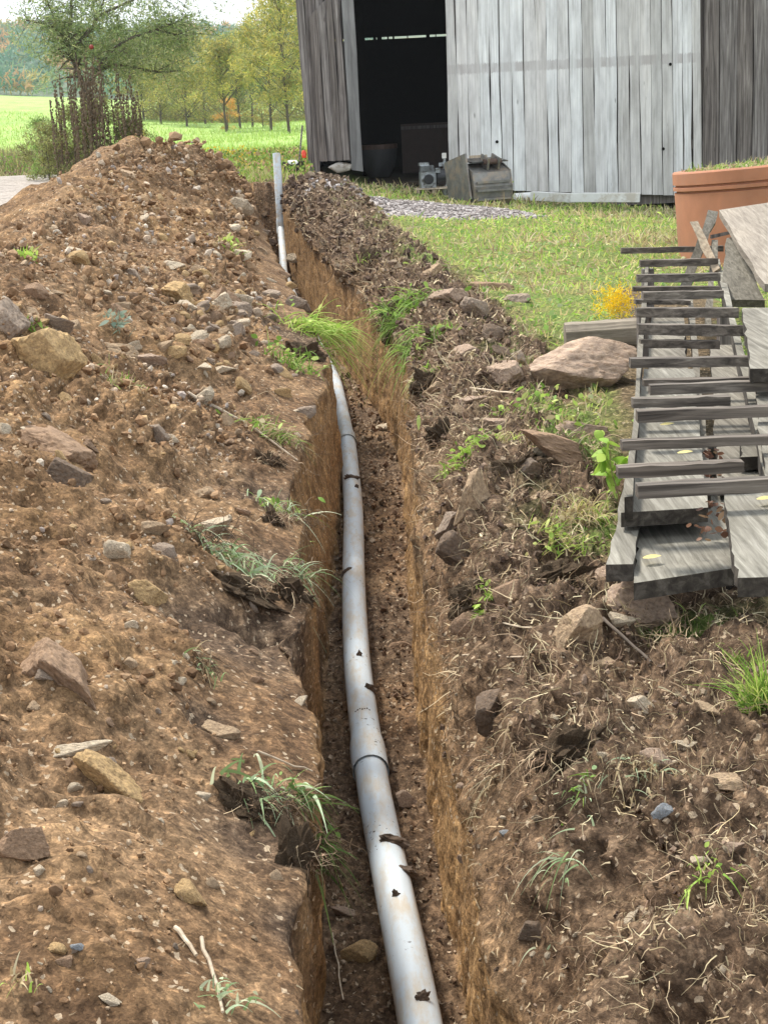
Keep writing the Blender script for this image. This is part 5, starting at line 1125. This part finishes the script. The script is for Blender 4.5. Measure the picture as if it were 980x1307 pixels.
# ------------------------------------------------------------------ trees
def leafcloud(c, n, rad, size, palette, flat=.6):
    p = np.array(c)[None] + rng.normal(size=(n, 3)) * np.array(rad) * .5
    return blades(p, rng.normal(size=(n, 3)) + [0, 0, -.2], rng.uniform(.6, 1.3, n) * size, rng.uniform(.5, .8, n) * size, np.zeros(n), pal(palette, n, .25), 1, leaf=True)
def tree(name, label, cat, x, Y_, H, cr, z0, ncl, nl, lsz, palette, trunk=.12, group=None, lean=0.0, thin=.35, mat=LEAF):
    z = float(gfar(np.array(x), np.array(Y_))) - .05; t_ = thing(name, label, cat, (x, Y_, z), group=group); mb = MB()
    T = np.array([[lean * s * H + rng.normal() * .01 * H * s, rng.normal() * .01 * H * s, s * H * .92] for s in np.linspace(0, 1, 8)]); mb.tube(T, np.linspace(trunk, trunk * .18, 8), 7)
    sets = []
    for k in range(ncl):
        u = rng.random() ** .8; zc = z0 + (H - z0) * u; prof = math.sin(math.pi * min(1, (u * .85 + .15))) ** .6; a = rng.random() * 6.283; rr = cr * prof * math.sqrt(rng.random()); 
        c = np.array([lean * zc + math.cos(a) * rr, math.sin(a) * rr, zc]); s0 = max(.12, (zc - rr * .8) / H); s0 = min(s0, .9); b = np.array([np.interp(s0, np.linspace(0, .92 / .92, 8), T[:, q]) for q in range(3)])
        m1 = (b + c) / 2 + [0, 0, .06 * rr]; mb.tube([b, m1, c], [trunk * .3 * (1 - s0 * .6), trunk * .16, trunk * .06], 4, False)
        cs = cr * rng.uniform(.2, .36); br = rng.uniform(.78, 1.2)
        v, f, cc = leafcloud(c, int(nl * rng.uniform(.5, 1.3)), (cs, cs, cs * .7), lsz, palette); sets.append((v, f, cc * br))
    link('trunk', mb.me('trunk'), BARK, t_)
    V = []; F = []; C_ = []; o = 0
    for v, f, c in sets: V.append(v); F.append(f + o); C_.append(c); o += len(v)
    link('crown', npmesh('crown', np.concatenate(V), np.concatenate(F), cols={'col': np.concatenate(C_)}), mat, t_); return t_
# apple tree, limbs laid out one by one
YA = 32.0; pb = ony(112, 192, YA); gA_ = float(gfar(np.array(pb[0]), np.array(YA)))
ap = thing('apple_tree', 'small spreading apple tree with red fruit behind the spoil heap', 'tree', (0, 0, 0)); mb = MB(); sets = []
W_ = lambda x, y, dy=0: ony(x, y, YA + dy)
APL = [(.20, .28, .09), (.28, .37, .12), (.15, .21, .08), (.38, .42, .17), (.32, .36, .19)]
limbs = [([(112, 196, 0), (111, 150, 0), (109, 108, 0)], .065, .055), ([(109, 112, 0), (98, 88, -.2), (90, 66, -.2), (86, 52, 0)], .05, .038), ([(109, 112, 0), (118, 98, .2), (133, 86, .3), (148, 81, .5), (170, 84, .6), (200, 94, .6), (228, 90, .8)], .045, .014),
         ([(86, 52, 0), (74, 38, -.4), (58, 30, -.6), (34, 26, -.8)], .045, .012), ([(86, 52, 0), (92, 20, .2), (90, -20, .3), (96, -60, .2)], .045, .015), ([(90, 66, -.2), (112, 46, -.5), (126, 20, -.6), (140, -20, -.6)], .04, .012),
         ([(118, 98, .2), (140, 66, -.4), (165, 48, -.8), (200, 38, -.8), (232, 26, -.9)], .04, .012), ([(133, 86, .3), (160, 60, .9), (190, 56, 1.1), (225, 56, 1.2)], .035, .01), ([(98, 88, -.2), (104, 74, .5), (108, 50, .8), (122, 30, 1.0)], .03, .01), ([(74, 38, -.4), (66, 12, -.3), (50, -12, -.4)], .03, .01),
         ([(126, 20, -.6), (160, 4, -.6), (190, -8, -.8), (235, -14, -.8)], .028, .01), ([(200, 38, -.8), (222, 44, -.7), (248, 44, -.8)], .016, .008)]
for pts, ra, rb in limbs:
    q = smoothpath([W_(*p) for p in pts], 14); mb.tube(q, np.linspace(ra, rb, 14), 7, False)
    if rb < .04:
        L_ = len(q)
        for k in range(3, L_):
            for rep in range(3):
                tip_ = q[k] + rng.normal(size=3) * [.30, .30, .22]; mb.tube([q[k], (q[k] + tip_) / 2 + [0, 0, .03], tip_], [rb * .8, rb * .5, .004], 4, False)
                v, f, cc = leafcloud(tip_, 40, (.28, .28, .2), .10, APL); sets.append((v, f, cc * rng.uniform(.75, 1.25)))
for _ in range(80):
    c = W_(rng.uniform(110, 245), rng.uniform(22, 84), rng.uniform(-1, 1)); v, f, cc = leafcloud(c, 42, (.30, .3, .2), .10, APL); sets.append((v, f, cc * rng.uniform(.75, 1.25)))
link('trunk', mb.me('trunk'), BARK, ap); V = []; F = []; C_ = []; o = 0
for v, f, c in sets: V.append(v); F.append(f + o); C_.append(c); o += len(v)
link('crown', npmesh('crown', np.concatenate(V), np.concatenate(F), cols={'col': np.concatenate(C_)}), LEAF, ap)
AP = m_plain('apple_red', (.30, .035, .02), .4, var=.3)
for (px, py) in ((117, 60),): V, F = ICO[2]; link('apple', npmesh('apple', V * .05 + W_(px, py, -1.1), F, True), AP, ap)
# dark seed stalks under the tree
SK = []
for k in range(4):
    mb = MB(); T = np.array([[rng.normal() * .012, rng.normal() * .012, z] for z in np.linspace(0, 1, 9)]); mb.tube(T, np.linspace(.009, .005, 9), 5)
    for z in np.linspace(.2, 1, 22):
        r = .019 * (1.25 - abs(z - .6)); c = np.array([0, 0, z]) + rng.normal(size=3) * [.012, .012, .01]; V, F = ICO[1]; mb.add(V * [r, r, r * .9] + c, F)
    SK.append(mb.me('seed_stalk'))
SKM = m_plain('dark_seed_heads', (.13, .09, .05), .9, var=.5)
for k in range(60):
    px = rng.uniform(68, 186); Y_ = rng.uniform(28.5, 30.5); hp_ = rng.uniform(105, 150) * (1 - abs(px - 125) / 300); p = ony(px, 190, Y_); z = float(gfar(np.array(p[0]), np.array(Y_)))
    o = link('seed_stalk', SK[k % 4], SKM, label='tall dark dead seed stalk ' + ('left of the apple trunk' if px < 98 else 'in front of the apple trunk' if px < 126 else 'right of the apple trunk'), cat='dead stalk', group='dead seed stalks under the apple tree'); o.location = (p[0], Y_, z); o.scale = (1.1, 1.1, max(.5, hp_ * Y_ / FPX)); o.rotation_euler = (rng.normal() * .06, rng.normal() * .06, rng.random() * 6)
WEEDC = [(.20, .18, .07), (.28, .30, .09), (.15, .12, .06), (.36, .36, .12), (.22, .26, .08)]
for (px, Y_, H, cr, lab) in ((95, 29.6, 1.25, .6, 'brown green weed clump at the left among the seed stalks'), (135, 29.8, 1.35, .6, 'brown green weed clump at the right among the seed stalks'), (168, 30, 1.0, .45, 'low weed clump at the right edge of the seed stalks'), (60, 30, 1.0, .5, 'low weed clump left of the seed stalks')):
    tree('weed_clump', lab, 'weeds', ony(px, 190, Y_)[0], Y_, H * 1.15, cr * 1.1, .1, 44, 120, .065, WEEDC, .015)
YEL = [(.52, .42, .10), (.58, .46, .11), (.38, .36, .10), (.28, .32, .10)]
OLV = [(.32, .31, .09), (.42, .37, .10), (.24, .28, .08), (.50, .41, .12), (.22, .23, .08)]
GRN = [(.14, .21, .08), (.19, .26, .10), (.24, .28, .12)]
def px_x(px, Y_): return ony(px, 150, Y_)[0]
tree('shrub', 'bright yellow leaved shrub behind the dead seed stalks', 'shrub', px_x(176, 38), 38, .95, .5, .1, 16, 60, .09, YEL, .03)
tree('shrub', 'feathery light green bush left of the dead seed stalks', 'shrub', px_x(50, 31), 31, 1.25, .42, .1, 22, 90, .06, [(.22, .34, .08), (.30, .42, .12)], .02)
BT = 'trees at the far side of the meadow'
specs = [(205, 118, 6.3, 2.6, .8, OLV, 'olive green tree at the left end of the far tree row'), (238, 112, 6.2, 2.6, .6, OLV, 'dull olive tree right of the left end tree'), (262, 122, 6.9, 2.8, 1.0, OLV + YEL[:2], 'tree turning yellow above the meadow'),
         (288, 96, 5.4, 2.2, 1.4, YEL + OLV, 'broad yellow crowned tree with a dark forked trunk'), (306, 105, 6.2, 2.0, 1.2, GRN + OLV, 'grey green tree behind the yellow crowned tree'), (322, 110, 6.8, 2.0, 1.6, GRN, 'tall thin green tree in the middle of the row'),
         (345, 92, 7.4, 2.6, 1.5, YEL + OLV, 'tall yellowing tree left of the barn'), (368, 84, 7.6, 2.4, 1.2, OLV + YEL, 'tallest olive yellow tree touching the barn corner'), (392, 90, 8.6, 2.6, 1.0, OLV, 'tree half hidden behind the barn corner'), (184, 126, 6.4, 2.4, .5, OLV, 'low brownish tree seen behind the apple tree')]
for px, Y_, H, cr, z0, pal_2, lab in specs:
    tree('meadow_tree', lab, 'tree', px_x(px, Y_), Y_, H, cr * .95, z0 * 1.3, 46, 130, .27, pal_2, .09, BT, lean=rng.uniform(-.04, .04))
tree('shrub', 'small orange leaved sapling at the edge of the meadow', 'shrub', px_x(290, 100), 100, 2.2, .9, .2, 16, 70, .16, [(.62, .30, .08), (.55, .36, .10)], .04)
tree('shrub', 'low orange yellow bush below the tall yellowing tree', 'shrub', px_x(335, 106), 106, 1.5, 1.1, .1, 12, 60, .16, YEL + [(.5, .3, .12)], .04)
# hedge band behind the row
n = 30000; xx = rng.uniform(px_x(180, 130), px_x(400, 130), n); yy = rng.uniform(126, 136, n); zz = gfar(xx, yy) + rng.random(n) ** 1.3 * (5.2 + 2.2 * fbm(np.stack([xx * .25, 0 * xx, 0 * xx], -1), 2, 3))
blade_obj('undergrowth', [blades(np.stack([xx, yy, zz], 1), rng.normal(size=(n, 3)), rng.uniform(.2, .4, n), rng.uniform(.12, .25, n), np.zeros(n), pal(OLV + [(.28, .22, .12), (.2, .17, .11)], n), 1, leaf=True)], LEAF, kind='stuff')

# rough grass and weeds between heap and meadow, meadow blades
def field_blades(name, n, xr_, yr_, Lr, Wr, palette, mat=GRASS, leaf=False, kind='stuff', up=1, sp=.35, lift=0, mask=None, seg=2):
    yy = yr_[0] * (yr_[1] / yr_[0]) ** rng.random(n); px = rng.uniform(*xr_, n); xx = np.array([(px - 465) / FPX * yy])[0]
    if mask is not None: kp = mask(xx, yy); xx, yy = xx[kp], yy[kp]; n = len(xx)
    p = np.stack([xx, yy, gfar(xx, yy) + lift * rng.random(n)], 1)
    blade_obj(name, [blades(p, tilt(n, up, sp), rng.uniform(*Lr, n), rng.uniform(*Wr, n), rng.uniform(0, .5, n), pal(palette, n), seg, leaf=leaf)], mat, kind=kind)
dr = lambda x, y: ((x + 10.6) / 7) ** 2 + ((y - 30) / 8.5) ** 2 > 1
field_blades('rough_grass', 14000, (170, 400), (25.5, 46), (.10, .32), (.012, .022), GR + GRL + STRAW, mask=dr)
field_blades('weeds', 7000, (170, 400), (26, 44), (.05, .09), (.03, .06), GR + [(.45, .3, .18), (.5, .42, .1)], LEAF, True, lift=.35)
field_blades('yellow_flowers', 420, (200, 330), (29, 38), (.04, .06), (.03, .05), [(.8, .6, .05), (.7, .5, .04)], LEAF, True, lift=.45)
field_blades('rough_grass', 14000, (-60, 190), (27.5, 48), (.12, .42), (.012, .028), GR[:2] + STRAW + [(.2, .15, .09), (.26, .19, .12), (.16, .12, .08)], mask=dr)
field_blades('weeds', 9000, (-60, 190), (28, 44), (.05, .10), (.03, .06), GR[:2] + [(.22, .15, .10), (.3, .22, .14)], LEAF, True, lift=.5, mask=dr)
field_blades('rough_grass', 9000, (-900, -20), (7, 27), (.06, .2), (.008, .02), GR + STRAW, mask=lambda x, y: dr(x, y) & (x < np.interp(y, ROWS, TX) + .2))
field_blades('rough_weeds', 9000, (-60, 185), (39.5, 56), (.25, .85), (.02, .05), [(.22, .24, .09), (.30, .32, .11), (.22, .15, .09), (.30, .20, .12), (.16, .20, .07), (.45, .42, .15)], sp=.3)
field_blades('meadow_grass', 15000, (-40, 420), (40, 140), (.2, .4), (.02, .06), [(.30, .44, .09), (.36, .50, .11), (.26, .38, .08), (.42, .50, .15)])

# ------------------------------------------------------------------ wooded hills
def hillz(x, Y_):
    t = np.clip((Y_ - 300) / 260, 0, 1); t = t * t * (3 - 2 * t)
    h = 19 + 3 * np.sin(x * .012 + 1.0) + 5 * fbm(np.stack([x * .008, Y_ * .008, 0 * x], -1), 3, 33)
    return gfar(x, Y_) - .6 + t * h
m_, t, b = newmat('wooded_hill'); t.links.new(ramp(t, noise(t, coords(t), .12, 6), [(.3, (.04, .07, .04)), (.6, (.09, .12, .06)), (.8, (.2, .16, .06))]), b.inputs['Base Color']); b.inputs['Roughness'].default_value = .95
sheet('hill', np.linspace(-900, 900, 160), np.linspace(290, 900, 60), hillz, m_)
NH = 1150; hx = []
while len(hx) < NH:
    Y_ = 300 + 270 * random.random() ** .8; px = random.uniform(-420, 480); x = (px - 465) / FPX * Y_; hx.append((x, Y_))
HC = [(.11, .23, .14), (.15, .28, .17), (.09, .19, .12), (.20, .30, .14), (.42, .36, .12), (.50, .32, .14), (.16, .25, .17)]
V = []; F = []; C_ = []; o = 0
for (x, Y_) in hx:
    z = float(hillz(np.array(x), np.array(Y_))); r = rng.uniform(1.8, 3.4); n = 62; u = rng.normal(size=(n, 3)); u /= np.linalg.norm(u, axis=1)[:, None]; u[:, 2] = abs(u[:, 2]) * .95 - .1
    pts = u * r * rng.uniform(.8, 1.05, (n, 1)) * [1, 1, 1.15] + [x, Y_, z + r * .75]; base = HC[min(len(HC) - 1, int(rng.random() * len(HC)))]
    v, f, c = blades(pts, u * .3 + rng.normal(size=(n, 3)), np.full(n, r * .62), np.full(n, r * .5), np.zeros(n), pal([base], n, .25), 1, leaf=True); V.append(v); F.append(f + o); C_.append(c); o += len(v)
link('woodland', npmesh('woodland', np.concatenate(V), np.concatenate(F), cols={'col': np.concatenate(C_)}), LEAF, kind='stuff')

# ------------------------------------------------------------------ air: one closed box of thin haze round camera and scene
hz = link('haze', MB().box((0, 430, 24), (1900, 960, 56)).me('haze'), None, kind='stuff')
m_, t, b = newmat('haze_air'); t.nodes.remove(b); pv = t.nodes.new('ShaderNodeVolumePrincipled'); pv.inputs['Density'].default_value = .0003; pv.inputs['Color'].default_value = (.86, .93, .98, 1); pv.inputs['Anisotropy'].default_value = .2
t.links.new(pv.outputs[0], t.nodes['Material Output'].inputs['Volume']); hz.data.materials.append(m_)
